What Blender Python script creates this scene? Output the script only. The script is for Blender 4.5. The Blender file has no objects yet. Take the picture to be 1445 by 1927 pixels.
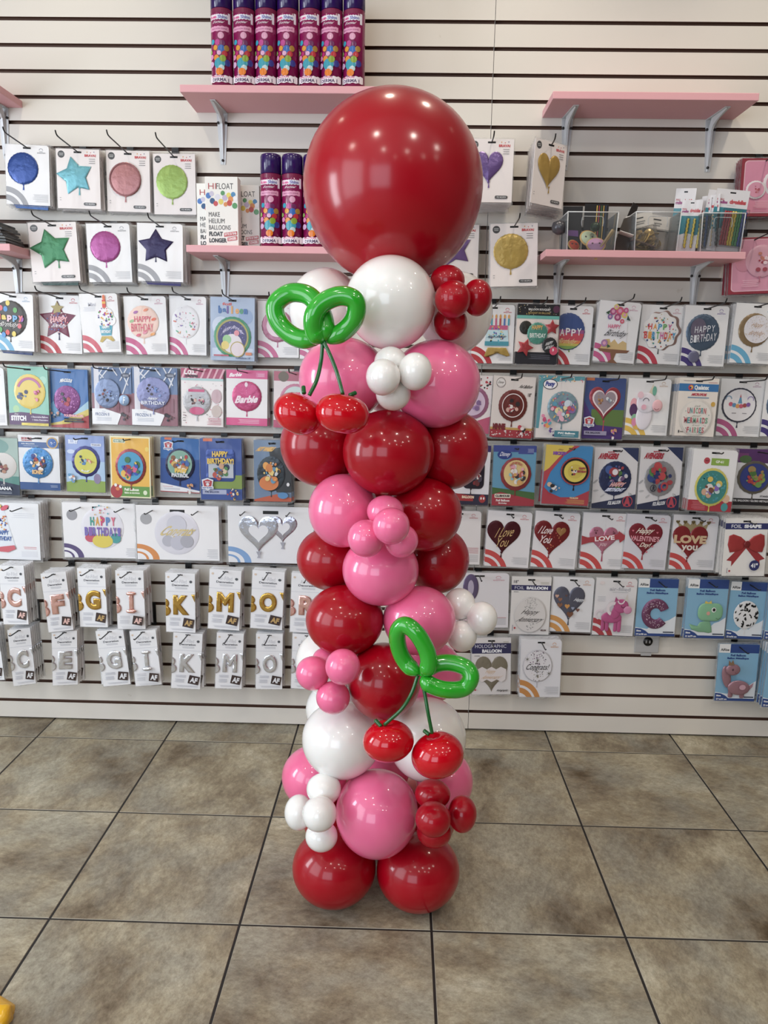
import bpy, bmesh, math, random
import numpy as np
from mathutils import Vector, Matrix, geometry
random.seed(7)
S = bpy.context.scene
COL = S.collection
# ------------------------------------------------------------------ camera
FPX, CAMD, CAMH = 1470.8, 2.6721, 1.293
PITCH, YAW, ROLL = .1812, .0214, -.0169
def cam_axes():
    cy, sy = math.cos(YAW), math.sin(YAW)
    cp, sp = math.cos(-PITCH), math.sin(-PITCH)
    cr, sr = math.cos(ROLL), math.sin(ROLL)
    Rz = np.array([[cy, -sy, 0], [sy, cy, 0], [0, 0, 1]])
    Rx = np.array([[1, 0, 0], [0, cp, -sp], [0, sp, cp]])
    Ry = np.array([[cr, 0, sr], [0, 1, 0], [-sr, 0, cr]])
    return Rz @ Rx @ Ry
M = cam_axes()
CP = np.array([0, -CAMD, CAMH])
cd = bpy.data.cameras.new('camera')
cam = bpy.data.objects.new('camera', cd)
COL.objects.link(cam)
cd.sensor_fit = 'VERTICAL'
cd.sensor_height = 24
cd.lens = 24 * FPX / 1927
R = Matrix(((M[0][0], M[0][2], -M[0][1]), (M[1][0], M[1][2], -M[1][1]), (M[2][0], M[2][2], -M[2][1])))
cam.matrix_world = Matrix.Translation(Vector(CP)) @ R.to_4x4()
cd.clip_start = .05
S.camera = cam
def px(u, v, Y):
    "point on the plane y = Y that the camera sees at (u, v)"
    d = M @ np.array([(u - 722.5) / FPX, 1, -(v - 963.5) / FPX])
    t = (Y + CAMD) / d[1]
    return Vector(CP + t * d)
def pxz(u, v, Z):
    d = M @ np.array([(u - 722.5) / FPX, 1, -(v - 963.5) / FPX])
    return Vector(CP + (Z - CAMH) / d[2] * d)
def proj(P):
    q = (np.asarray(P) - CP) @ M
    return 722.5 + FPX * q[..., 0] / q[..., 1], 963.5 - FPX * q[..., 2] / q[..., 1]
# ------------------------------------------------------------------ view, world, lights
S.view_settings.view_transform = 'Standard'
S.view_settings.look = 'None'
S.view_settings.gamma = 1
S.view_settings.exposure = -0.13
W = bpy.data.worlds.new('world')
S.world = W
W.use_nodes = True
W.node_tree.nodes['Background'].inputs[0].default_value = (.80, .88, 1, 1)
W.node_tree.nodes['Background'].inputs[1].default_value = 1.0
def light(kind, name, loc, energy, col, size=.1, sy=None, to=None, cone=None, blend=.6):
    l = bpy.data.lights.new(name, kind)
    l.energy = energy
    l.color = col
    if kind == 'AREA':
        l.shape = 'RECTANGLE'
        l.size = size
        l.size_y = sy or size
    else:
        l.shadow_soft_size = size
    if cone:
        l.spot_size = math.radians(cone)
        l.spot_blend = blend
    o = bpy.data.objects.new(name, l)
    COL.objects.link(o)
    o.location = loc
    if to is not None:
        o.rotation_euler = (Vector(to) - Vector(loc)).to_track_quat('-Z', 'Y').to_euler()
    return o
WARM = (1, .92, .83)
COOL = (.86, .93, 1)
# daylight through the glazed shop front: a door on the left and wide panes behind the photographer
light('AREA', 'daylight_side', (-2.85, -1.55, 1.4), 32, COOL, .5, 1.35, (0, -1.35, 1.35))
light('AREA', 'daylight_side', (-2.9, -3.4, 1.7), 50, COOL, 1.9, 2.3, (0, -2.2, 1.3))
light('AREA', 'daylight_front', (-1.5, -6.3, 1.7), 52, (.76, .87, 1), 2.4, 2.3, (0, 0, 1.2))
# warm ceiling lamps
for x, y, e in ((-.55, -2.05, 15), (.62, -2.05, 16), (1.75, -1.95, 13), (-1.7, -2.1, 13), (-.5, -3.2, 12), (.75, -3.3, 12), (1.9, -3.3, 12),
                (.15, -4.3, 12), (1.35, -4.4, 12), (2.5, -2.6, 12), (-1.6, -4.4, 10), (2.3, -4.6, 10)):
    light('SPOT', 'ceiling_lamp', (x, y, 2.93), e * 1.2, WARM, .05, to=(x, y, 0), cone=150, blend=.5)
for x, e in ((-1.05, 8), (-.1, 6), (.45, 9), (1.25, 10)):
    light('SPOT', 'wall_washer', (x, -.6, 2.93), e * 2.3, (1, .88, .72), .04, to=(x, -.12, 1.2), cone=110, blend=1)
light('AREA', 'ceiling_fill', (.4, -2.6, 2.9), 6, (.92, .95, 1), 3.2, 2.4, (.4, -2.6, 0))  # broad fill light added below the ceiling, in place of its bounce
# ------------------------------------------------------------------ materials
def s2l(c):
    return c / 12.92 if c <= .04045 else ((c + .055) / 1.055) ** 2.4
def hexc(h):
    return tuple(s2l(int(h[i:i + 2], 16) / 255) for i in (0, 2, 4)) + (1,)
MC = {}
def nodes(name):
    m = bpy.data.materials.new(name)
    m.use_nodes = True
    nt = m.node_tree
    return m, nt, nt.nodes['Principled BSDF'], lambda t, **k: [setattr(n := nt.nodes.new(t), a, b) for a, b in k.items()] and n or nt.nodes[-1]
def mat(c, kind='p'):
    """kind p print under film, k bare card, f shiny foil print, m metal, l latex, w wood/paint, b matte black"""
    key = (c, kind)
    if key in MC:
        return MC[key]
    m = bpy.data.materials.new({'p': 'printed_film_', 'k': 'card_', 'f': 'foil_', 'm': 'metal_', 'l': 'latex_', 'w': 'paint_', 'b': 'plastic_', 's': 'silvered_'}[kind] + c)
    m.use_nodes = True
    nt = m.node_tree
    b = nt.nodes['Principled BSDF']
    I = b.inputs
    col = hexc(c)
    if kind in 'pf':  # inks greyed and darkened, partly to put the film's sheen into their colour
        g_ = .3 * col[0] + .6 * col[1] + .1 * col[2]
        col = tuple((q + (g_ - q) * (.16 if kind == 'p' else .24)) * (.96 if kind == 'p' else .8) for q in col[:3]) + (1,)
    I['Base Color'].default_value = col
    def noise_bump(scale, strength, dist, target='Normal', stretch=None):
        tc = nt.nodes.new('ShaderNodeTexCoord')
        mp = nt.nodes.new('ShaderNodeMapping')
        if stretch:
            mp.inputs['Scale'].default_value = stretch
        no = nt.nodes.new('ShaderNodeTexNoise')
        no.inputs['Scale'].default_value = scale
        no.inputs['Detail'].default_value = 2
        bp = nt.nodes.new('ShaderNodeBump')
        bp.inputs['Strength'].default_value = strength
        bp.inputs['Distance'].default_value = dist
        nt.links.new(tc.outputs['Object'], mp.inputs[0])
        nt.links.new(mp.outputs[0], no.inputs['Vector'])
        nt.links.new(no.outputs[0], bp.inputs['Height'])
        nt.links.new(bp.outputs[0], I[target])
    if kind == 'p':
        I['Roughness'].default_value = .55
        I['Coat Weight'].default_value = .55
        I['Coat Roughness'].default_value = .12
        noise_bump(16, .5, .012, 'Coat Normal', (1, 1, .35))
    elif kind == 'k':
        I['Roughness'].default_value = .6
        noise_bump(60, .05, .002)
    elif kind == 'f':
        I['Metallic'].default_value = .3
        I['Roughness'].default_value = .28
        noise_bump(45, .35, .006)
    elif kind == 's':
        I['Metallic'].default_value = .85
        I['Roughness'].default_value = .2
        noise_bump(50, .3, .006)
    elif kind == 'm':
        I['Metallic'].default_value = .25
        I['Roughness'].default_value = .38
        noise_bump(200, .03, .001)
    elif kind == 'l':
        I['Roughness'].default_value = .2
        I['Coat Weight'].default_value = .25
        I['Coat Roughness'].default_value = .04
        I['Subsurface Weight'].default_value = .0
        noise_bump(3, .04, .01)
    elif kind == 'w':
        I['Roughness'].default_value = .5
        noise_bump(40, .08, .002)
    elif kind == 'b':
        I['Roughness'].default_value = .35
        noise_bump(80, .03, .001)
    MC[key] = m
    return m
def clear_mat(name, alpha, rough=.08, tint=(1, 1, 1, 1), bump=0):
    if name in MC:
        return MC[name]
    m = bpy.data.materials.new(name)
    m.use_nodes = True
    nt = m.node_tree
    b = nt.nodes['Principled BSDF']
    b.inputs['Base Color'].default_value = tint
    b.inputs['Roughness'].default_value = rough
    b.inputs['Specular IOR Level'].default_value = .8
    tr = nt.nodes.new('ShaderNodeBsdfTransparent')
    lw = nt.nodes.new('ShaderNodeLayerWeight')
    lw.inputs[0].default_value = .35
    ma = nt.nodes.new('ShaderNodeMath')
    ma.operation = 'MULTIPLY_ADD'
    ma.inputs[1].default_value = 1 - alpha
    ma.inputs[2].default_value = alpha
    ma.use_clamp = True
    mx = nt.nodes.new('ShaderNodeMixShader')
    nt.links.new(lw.outputs['Facing'], ma.inputs[0])
    nt.links.new(ma.outputs[0], mx.inputs[0])
    nt.links.new(tr.outputs[0], mx.inputs[1])
    nt.links.new(b.outputs[0], mx.inputs[2])
    nt.links.new(mx.outputs[0], nt.nodes['Material Output'].inputs[0])
    if bump:
        no = nt.nodes.new('ShaderNodeTexNoise')
        no.inputs['Scale'].default_value = bump
        bp = nt.nodes.new('ShaderNodeBump')
        bp.inputs['Strength'].default_value = .8
        bp.inputs['Distance'].default_value = .01
        nt.links.new(no.outputs[0], bp.inputs['Height'])
        nt.links.new(bp.outputs[0], b.inputs['Normal'])
    MC[name] = m
    return m
# ------------------------------------------------------------------ mesh helpers
class MB:
    def __init__(s):
        s.v = []; s.f = []; s.m = []; s.mats = []; s.sm = []
    def mi(s, m):
        if m not in s.mats:
            s.mats.append(m)
        return s.mats.index(m)
    def add(s, vs, fs, m, smooth=False):
        o = len(s.v)
        s.v.extend(vs)
        k = s.mi(m)
        for f in fs:
            s.f.append([i + o for i in f]); s.m.append(k); s.sm.append(smooth)
    def box(s, a, b, m):
        x0, y0, z0 = a; x1, y1, z1 = b
        s.add([(x, y, z) for x in (x0, x1) for y in (y0, y1) for z in (z0, z1)],
              [(0, 1, 3, 2), (4, 6, 7, 5), (0, 4, 5, 1), (2, 3, 7, 6), (0, 2, 6, 4), (1, 5, 7, 3)], m)
    def tube(s, pts, r, m, n=10, closed=False, rads=None, cap=True):
        pts = [Vector(p) for p in pts]
        N = len(pts)
        rings = []
        up = None
        for i, p in enumerate(pts):
            a = pts[(i - 1) % N] if closed or i > 0 else p
            b = pts[(i + 1) % N] if closed or i < N - 1 else p
            t = (b - a).normalized()
            if up is None:
                up = Vector((0, 0, 1)) if abs(t.z) < .9 else Vector((1, 0, 0))
            x = up.cross(t).normalized()
            y = t.cross(x).normalized()
            up = y
            rr = rads[i] if rads else r
            rings.append([p + (x * math.cos(2 * math.pi * k / n) + y * math.sin(2 * math.pi * k / n)) * rr for k in range(n)])
        vs = [tuple(q) for g in rings for q in g]
        fs = []
        for i in range(N if closed else N - 1):
            j = (i + 1) % N
            for k in range(n):
                fs.append((i * n + k, i * n + (k + 1) % n, j * n + (k + 1) % n, j * n + k))
        if cap and not closed:
            fs += [tuple(range(n))[::-1], tuple((N - 1) * n + k for k in range(n))]
        s.add(vs, fs, m, True)
    def lathe(s, prof, m, n=32, c=(0, 0, 0)):
        vs = [(c[0] + r * math.cos(2 * math.pi * k / n), c[1] + r * math.sin(2 * math.pi * k / n), c[2] + z) for r, z in prof for k in range(n)]
        fs = [(i * n + k, i * n + (k + 1) % n, (i + 1) * n + (k + 1) % n, (i + 1) * n + k) for i in range(len(prof) - 1) for k in range(n)]
        fs += [tuple(range(n))[::-1], tuple((len(prof) - 1) * n + k for k in range(n))]
        s.add(vs, fs, m, True)
    def mesh(s, name, fn=None):
        me = bpy.data.meshes.new(name)
        vs = [fn(v) for v in s.v] if fn else s.v
        me.from_pydata([tuple(v) for v in vs], [], s.f)
        for m in s.mats:
            me.materials.append(m)
        me.polygons.foreach_set('material_index', s.m)
        me.polygons.foreach_set('use_smooth', s.sm)
        me.update()
        return me
def obj(name, data, parent=None, loc=None, rot=None):
    if isinstance(data, MB):
        data = data.mesh(name)
    o = bpy.data.objects.new(name, data)
    COL.objects.link(o)
    if parent:
        o.parent = parent
    if loc is not None:
        o.location = loc
    if rot is not None:
        o.rotation_euler = rot
    return o
def sharp(o, deg=40):
    me = o.data
    me.polygons.foreach_set('use_smooth', [True] * len(me.polygons))
    me.set_sharp_from_angle(angle=math.radians(deg))
def bevel(o, w, n=2):
    m = o.modifiers.new('bevel', 'BEVEL')
    m.width = w; m.segments = n; m.limit_method = 'ANGLE'
    return o
def tag(o, label, cat=None, group=None, kind=None):
    o['label'] = label
    if cat: o['category'] = cat
    if group: o['group'] = group
    if kind: o['kind'] = kind
    return o
def structure(o):
    o['kind'] = 'structure'
    return o
# ------------------------------------------------------------------ room shell
GZ0, GP, GH, GD = 2.3588, .0762, .0113, .011
JX = .2629
def wall_mat():
    m = bpy.data.materials.new('melamine_panel')
    m.use_nodes = True
    nt = m.node_tree
    b = nt.nodes['Principled BSDF']
    tc = nt.nodes.new('ShaderNodeTexCoord')
    n1 = nt.nodes.new('ShaderNodeTexNoise'); n1.inputs['Scale'].default_value = 2.2; n1.inputs['Detail'].default_value = 3
    n2 = nt.nodes.new('ShaderNodeTexNoise'); n2.inputs['Scale'].default_value = 26; n2.inputs['Detail'].default_value = 4
    mx = nt.nodes.new('ShaderNodeMix'); mx.data_type = 'RGBA'
    mx.inputs[6].default_value = hexc('dcd6cc'); mx.inputs[7].default_value = hexc('e3ded6')
    r2 = nt.nodes.new('ShaderNodeValToRGB')
    r2.color_ramp.elements[0].position = .24; r2.color_ramp.elements[0].color = (.80, .77, .72, 1)
    r2.color_ramp.elements[1].position = .30; r2.color_ramp.elements[1].color = (1, 1, 1, 1)
    m2 = nt.nodes.new('ShaderNodeMix'); m2.data_type = 'RGBA'; m2.blend_type = 'MULTIPLY'; m2.inputs[0].default_value = .6
    for a in (n1, n2):
        nt.links.new(tc.outputs['Object'], a.inputs['Vector'])
    nt.links.new(n1.outputs[0], mx.inputs[0]); nt.links.new(n2.outputs[0], r2.inputs[0])
    nt.links.new(mx.outputs[2], m2.inputs[6]); nt.links.new(r2.outputs[0], m2.inputs[7])
    nt.links.new(m2.outputs[2], b.inputs['Base Color'])
    b.inputs['Roughness'].default_value = .34
    return m
WM = wall_mat()
BROWN = mat('634638', 'k')
def slatwall(x0, x1, y):
    mb = MB()
    gs = [GZ0 - GP * k for k in range(-11, 31)]
    top = 3.0
    z = top
    def strip(z1, z0, ya, yb, m):
        mb.add([(x0, ya, z1), (x1, ya, z1), (x1, yb, z0), (x0, yb, z0)], [(0, 3, 2, 1)], m)
    for g in gs:
        a, b = g + GH / 2, g - GH / 2
        if a > top - .02:
            continue
        strip(z, a, y, y, WM)
        strip(a, a, y, y + GD, BROWN)
        strip(a, a + .006, y + GD, y + GD, BROWN)
        strip(a + .006, b - .006, y + GD + .004, y + GD + .004, BROWN)
        strip(b - .006, b, y + GD, y + GD, BROWN)
        strip(b, b, y + GD, y, BROWN)
        z = b
    strip(z, .006, y, y, WM)
    for x, s in ((x0, 1), (x1, -1)):
        mb.add([(x, y, .006), (x, y + .02, .006), (x, y + .02, top), (x, y, top)], [(0, 1, 2, 3) if s > 0 else (3, 2, 1, 0)], WM)
    mb.box((x0, y + .016, 0), (x1, y + .03, top), BROWN)
    return mb
structure(obj('wall_back', slatwall(-3, JX - .0009, 0)))
structure(obj('wall_back', slatwall(JX + .0009, 3, .0008)))
PLAIN = mat('b9b2a8', 'w')
mb = MB(); mb.box((-3, -6.5, 2.98), (3, 0, 3.05), PLAIN); structure(obj('ceiling', mb))
mb = MB(); mb.box((3, -6.5, 0), (3.08, .03, 3), mat('74685f', 'w')); structure(obj('wall_right', mb))
mb = MB()
for a, b in (((-3.08, -6.5, 0), (-3, -4.5, 3)), ((-3.08, -4.5, 2.85), (-3, -1.1, 3)), ((-3.08, -1.1, 0), (-3, .03, 3)), ((-3.08, -2.2, 0), (-3, -2.05, 2.85))):
    mb.box(a, b, PLAIN)
structure(obj('wall_left', mb))
mb = MB()
for a, b in (((-3, -6.58, 0), (-2.8, -6.5, 3)), ((-2.8, -6.58, 0), (-.2, -6.5, .4)), ((-2.8, -6.58, 2.9), (-.2, -6.5, 3)), ((-.2, -6.58, 0), (3, -6.5, 3))):
    mb.box(a, b, mat('6a5e56', 'w'))
structure(obj('wall_front', mb))
# floor: bevelled stone-look tiles over grout
TS, OX, OY = .4517, -1.2619, -1.0455
def floor_mat():
    m = bpy.data.materials.new('stone_look_tile')
    m.use_nodes = True
    nt = m.node_tree
    b = nt.nodes['Principled BSDF']
    at = nt.nodes.new('ShaderNodeAttribute'); at.attribute_name = 'tc'
    L = nt.links.new
    def noise(scale, detail, rough=.6, dist=0.0, vec=None):
        n = nt.nodes.new('ShaderNodeTexNoise')
        n.inputs['Scale'].default_value = scale; n.inputs['Detail'].default_value = detail
        n.inputs['Roughness'].default_value = rough; n.inputs['Distortion'].default_value = dist
        L(vec or at.outputs['Vector'], n.inputs['Vector'])
        return n
    mp = nt.nodes.new('ShaderNodeMapping')
    mp.inputs['Scale'].default_value = (1, 1.5, 1)
    mp.inputs['Rotation'].default_value = (0, 0, .6)
    L(at.outputs['Vector'], mp.inputs[0])
    a = noise(3.6, 10, .68, .12, mp.outputs[0])
    r = nt.nodes.new('ShaderNodeValToRGB')
    E = r.color_ramp.elements
    E[0].position = .30; E[0].color = hexc('56462f')
    E[1].position = .72; E[1].color = hexc('d2cdb8')
    for p, c in ((.41, '837763'), (.50, '9d937c'), (.60, 'b3ab94')):
        e = E.new(p); e.color = hexc(c)
    L(a.outputs[0], r.inputs[0])
    g = noise(5.5, 4, .6, .3)
    rg = nt.nodes.new('ShaderNodeValToRGB')
    rg.color_ramp.elements[0].position = .42; rg.color_ramp.elements[0].color = (0, 0, 0, 1)
    rg.color_ramp.elements[1].position = .62; rg.color_ramp.elements[1].color = (1, 1, 1, 1)
    L(g.outputs[0], rg.inputs[0])
    mx = nt.nodes.new('ShaderNodeMix'); mx.data_type = 'RGBA'; mx.blend_type = 'MIX'
    hs = nt.nodes.new('ShaderNodeMath'); hs.operation = 'MULTIPLY'; hs.inputs[1].default_value = .5
    L(rg.outputs[0], hs.inputs[0]); L(hs.outputs[0], mx.inputs[0])
    L(r.outputs[0], mx.inputs[6]); mx.inputs[7].default_value = hexc('9fa096')
    f = noise(52, 8, .85, .15, mp.outputs[0])
    rf = nt.nodes.new('ShaderNodeValToRGB')
    rf.color_ramp.elements[0].position = .32; rf.color_ramp.elements[0].color = (.5, .46, .42, 1)
    rf.color_ramp.elements[1].position = .66; rf.color_ramp.elements[1].color = (1.3, 1.3, 1.3, 1)
    L(f.outputs[0], rf.inputs[0])
    m2 = nt.nodes.new('ShaderNodeMix'); m2.data_type = 'RGBA'; m2.blend_type = 'MULTIPLY'; m2.inputs[0].default_value = .9
    L(mx.outputs[2], m2.inputs[6]); L(rf.outputs[0], m2.inputs[7])
    L(m2.outputs[2], b.inputs['Base Color'])
    rr = nt.nodes.new('ShaderNodeMapRange'); rr.inputs[3].default_value = .34; rr.inputs[4].default_value = .6
    L(f.outputs[0], rr.inputs[0]); L(rr.outputs[0], b.inputs['Roughness'])
    bp = nt.nodes.new('ShaderNodeBump'); bp.inputs['Strength'].default_value = .25; bp.inputs['Distance'].default_value = .004
    L(f.outputs[0], bp.inputs['Height']); L(bp.outputs[0], b.inputs['Normal'])
    return m
def build_floor():
    mb = MB()
    TM, GM, EM = floor_mat(), mat('211e1c', 'k'), mat('a39b8b', 'k')
    mb.box((-3, -6.5, -.03), (3, .03, -.0012), GM)
    h = .0028; e = .0009
    tcs = []
    nb = len(mb.f)
    for i in range(-4, 10):
        for j in range(-13, 3):
            x0, x1 = OX + TS * i + h, OX + TS * (i + 1) - h
            y0, y1 = OY + TS * j + h, OY + TS * (j + 1) - h
            x0, x1 = max(x0, -3), min(x1, 3); y0, y1 = max(y0, -6.5), min(y1, .012)
            if x1 - x0 < .02 or y1 - y0 < .02:
                continue
            o = [(x0, y0, -.0013), (x1, y0, -.0013), (x1, y1, -.0013), (x0, y1, -.0013)]
            t = [(x0 + e, y0 + e, 0), (x1 - e, y0 + e, 0), (x1 - e, y1 - e, 0), (x0 + e, y1 - e, 0)]
            mb.add(o + t, [(4, 5, 6, 7)], TM)
            n = len(mb.v)
            for k in range(4):
                mb.f.append([n - 8 + k, n - 8 + (k + 1) % 4, n - 4 + (k + 1) % 4, n - 4 + k]); mb.m.append(mb.mi(EM)); mb.sm.append(False)
            a = random.choice((0, 1, 2, 3)) * math.pi / 2; off = Vector((random.random() * 20, random.random() * 20, random.random() * 20))
            tcs.append((len(mb.f) - 5, a, off))
    me = mb.mesh('floor')
    at = me.attributes.new('tc', 'FLOAT_VECTOR', 'CORNER')
    for fi, a, off in tcs:
        p = me.polygons[fi]
        for li in p.loop_indices:
            v = me.vertices[me.loops[li].vertex_index].co
            q = Matrix.Rotation(a, 3, 'Z') @ v + off
            at.data[li].vector = q
    structure(obj('floor', me))
build_floor()
# ------------------------------------------------------------------ balloon tower
def unit_ball(n=48, m=30, egg=.06):
    vs = []; fs = []
    for i in range(m + 1):
        t = math.pi * i / m
        for k in range(n):
            a = 2 * math.pi * k / n
            z = math.cos(t); r = math.sin(t) * (1 + egg * z * .5)
            vs.append((r * math.cos(a), r * math.sin(a), z))
    for i in range(m):
        for k in range(n):
            fs.append((i * n + k, (i + 1) * n + k, (i + 1) * n + (k + 1) % n, i * n + (k + 1) % n))
    return vs, fs
BV, BF = unit_ball()
BN = np.array(BV)
RED, PINK, WHITE, GREEN, CHERRY = (mat(c, 'l') for c in ('a20018', 'f4719f', 'f6f4f1', '2ba528', 'c4061a'))
def latex_fix(m, sss, rough, coat=.25, sheen=0):
    I = m.node_tree.nodes['Principled BSDF'].inputs
    I['Subsurface Weight'].default_value = sss
    I['Subsurface Radius'].default_value = (1, .5, .4)
    I['Subsurface Scale'].default_value = .03
    I['Roughness'].default_value = rough
    I['Coat Weight'].default_value = coat
latex_fix(RED, .0, .38, .6); latex_fix(PINK, .1, .34, .9); latex_fix(WHITE, .12, .3, 1); latex_fix(GREEN, 0, .16, .7); latex_fix(CHERRY, 0, .15, .8)
for m_ in (RED, CHERRY): m_.node_tree.nodes['Principled BSDF'].inputs['Specular IOR Level'].default_value = .2
RED.node_tree.nodes['Principled BSDF'].inputs['Coat Roughness'].default_value = .11
REDS = RED.copy(); REDS.name = 'latex_small_red'; REDS.node_tree.nodes['Principled BSDF'].inputs['Coat Roughness'].default_value = .04
def fit_ball(u, v, ru, rv, Y, tilt=0, deep=None):
    "ellipsoid whose picture spans ru x rv pixels round (u, v)"
    c = np.array(px(u, v, Y)); zc = (c - CP) @ M[:, 1]
    rx = ru * zc / FPX; rz = rv * zc / FPX
    uu, vv = u, v
    ct, st = math.cos(tilt), math.sin(tilt)
    for _ in range(6):
        ry = deep * rx if deep else (rx + rz) / 2
        P = BN * np.array([rx, ry, rz])
        P = np.stack([P[:, 0] * ct + P[:, 2] * st, P[:, 1], -P[:, 0] * st + P[:, 2] * ct], 1) + c
        a, b = proj(P)
        a2 = (a - u) * ct + (b - v) * st; b2 = (a - u) * st - (b - v) * ct
        wu, wv = (a2.max() - a2.min()) / 2, (b2.max() - b2.min()) / 2
        cu, cv = (a.max() + a.min()) / 2, (b.max() + b.min()) / 2
        rx *= ru / wu; rz *= rv / wv
        uu += u - cu; vv += v - cv
        c = np.array(px(uu, vv, Y))
    return Vector(c), (rx, deep * rx if deep else (rx + rz) / 2, rz)
REDG = RED.copy(); REDG.name = 'latex_giant_red'
for k_, v_ in (('Coat Roughness', .17), ('Coat Weight', .75), ('Roughness', .42)): REDG.node_tree.nodes['Principled BSDF'].inputs[k_].default_value = v_
tower = bpy.data.objects.new('balloon_tower', None)
COL.objects.link(tower)
TB = px(709, 1690, -.84)
tower.location = (TB.x, -.84, 0)
tag(tower, 'tall tower of red, pink and white balloons with cherries and a giant red ball', 'balloon decoration', kind='thing')
BM = {}
def ball(u, v, ru, rv, Y, m, name='balloon', parent=None, label=None, tilt=0, deep=None, z_on_floor=False):
    if m not in BM:
        mb = MB(); mb.add(BV, BF, m, True); BM[m] = mb.mesh('balloon')
    c, r = fit_ball(u, v, ru, rv, Y, tilt, deep)
    if z_on_floor:
        for _ in range(12):
            Y -= (r[2] + .001 - c.z) * .9
            c, r = fit_ball(u, v, ru, rv, Y, tilt, deep)
    o = obj(name, BM[m], parent or tower)
    q = parent or tower
    o.location = c - (tower.location if q is tower else q.location + tower.location)
    o.scale = r
    o.rotation_euler = (0, tilt, 0)
    if label: o['label'] = label
    return o, c, r
# (u, v, ru, rv, depth, colour)
ball(739.5, 348, 169.5, 189, -.86, REDG, 'giant_balloon', label='giant red balloon crowning the tower')
for a in ((735, 569, 85, 90, -.985, WHITE), (612, 582, 68, 79, -.82, WHITE), (855, 588, 72, 79, -.82, WHITE),
          (646, 713, 84, 79, -.94, PINK), (820, 722, 84, 83.5, -.95, PINK), (735, 720, 60, 60, -.8, PINK),
          (603, 838, 76, 78, -.88, RED), (843, 846, 75.5, 76, -.88, RED), (731, 852, 86, 81, -.985, RED),
          (646, 961, 66, 69.5, -.96, PINK), (798, 968, 71, 69.5, -.94, RED), (720, 965, 60, 60, -.8, RED),
          (624, 1052, 66, 60, -.86, RED), (822, 1054, 61, 63.5, -.84, RED), (716, 1074, 72, 66.5, -.985, PINK),
          (648.5, 1168, 73.5, 67.5, -.97, RED), (789, 1168, 68.5, 66, -.97, PINK),
          (614, 1246, 58, 61, -.8, WHITE), (812, 1264, 58, 58, -.8, PINK), (722, 1283, 69, 74, -.99, RED),
          (643, 1393, 75, 75.5, -.96, WHITE), (803, 1392, 74, 81, -.94, WHITE), (640, 1338, 65, 62, -.78, WHITE),
          (592, 1463, 62, 62, -.82, PINK), (836, 1472, 54, 62, -.82, PINK), (715, 1452, 55, 55, -.80, PINK), (709, 1532, 77.5, 86.5, -1.0, PINK)):
    ball(*a)
c1 = ball(628.6, 1634, 78.7, 79, -.95, RED, z_on_floor=True)[1]
c2 = ball(786.5, 1641, 78, 79.5, -.95, RED, z_on_floor=True)[1]
for cx in (c1.x, c2.x):
    o = obj('balloon', BM[RED], tower); o.scale = (.105, .105, .1)
    o.location = Vector((cx, c1.y + .215, .101)) - tower.location
def rosette(name, label, items):
    p = items[0]
    e = bpy.data.objects.new(name, None); COL.objects.link(e); e.parent = tower
    e.location = px(p[0], p[1], p[4] + .05) - tower.location
    e['label'] = label
    for a in items:
        ball(*a, name='small_balloon', parent=e)
rosette('balloon_rosette', 'four small dark red balloons at the top', [(842, 529, 32.5, 31, -.96, REDS), (852, 563, 34, 36, -1.03, REDS), (898, 560, 28, 35.5, -.98, REDS), (847, 608, 32.5, 33, -.96, REDS)])
rosette('balloon_rosette', 'four small white balloons between the pink ones', [(735, 682, 31, 30, -1.05, WHITE), (721, 710, 32.6, 35, -1.11, WHITE), (781, 699, 32, 36, -1.09, WHITE), (740, 742, 33, 31, -1.06, WHITE)])
rosette('balloon_rosette', 'four small pink balloons at mid height', [(725, 963, 34.7, 31, -1.05, PINK), (736, 990, 35, 35, -1.13, PINK), (689, 1013.6, 35, 35.8, -1.09, PINK), (755, 1018, 32, 32, -1.07, PINK)])
rosette('balloon_rosette', 'small white balloons poking out to the side', [(864.7, 1137, 29.5, 30.5, -.9, WHITE), (907, 1164, 29, 32, -.93, WHITE), (869, 1197, 28.5, 30, -.93, WHITE)])
rosette('balloon_rosette', 'small pink balloons beside the dark red ones', [(612, 1243, 25, 25, -.98, PINK), (645, 1255, 33, 34.5, -1.09, PINK), (588.5, 1267, 32, 32.7, -1.02, PINK), (626.6, 1313, 32, 32, -1.04, PINK)])
rosette('balloon_rosette', 'four small white balloons near the base', [(609, 1485, 32.5, 31, -1.03, WHITE), (562, 1529, 27, 34.5, -1.0, WHITE), (601, 1532, 32.5, 35, -1.09, WHITE), (605, 1574, 30.5, 30.5, -1.04, WHITE)])
rosette('balloon_rosette', 'four small dark red balloons near the base', [(814, 1495, 33.5, 29.5, -1.03, REDS), (815, 1542, 33.5, 35, -1.11, REDS), (870, 1532, 27, 36, -1.05, REDS), (817, 1566, 33, 31, -1.05, REDS)])
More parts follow.
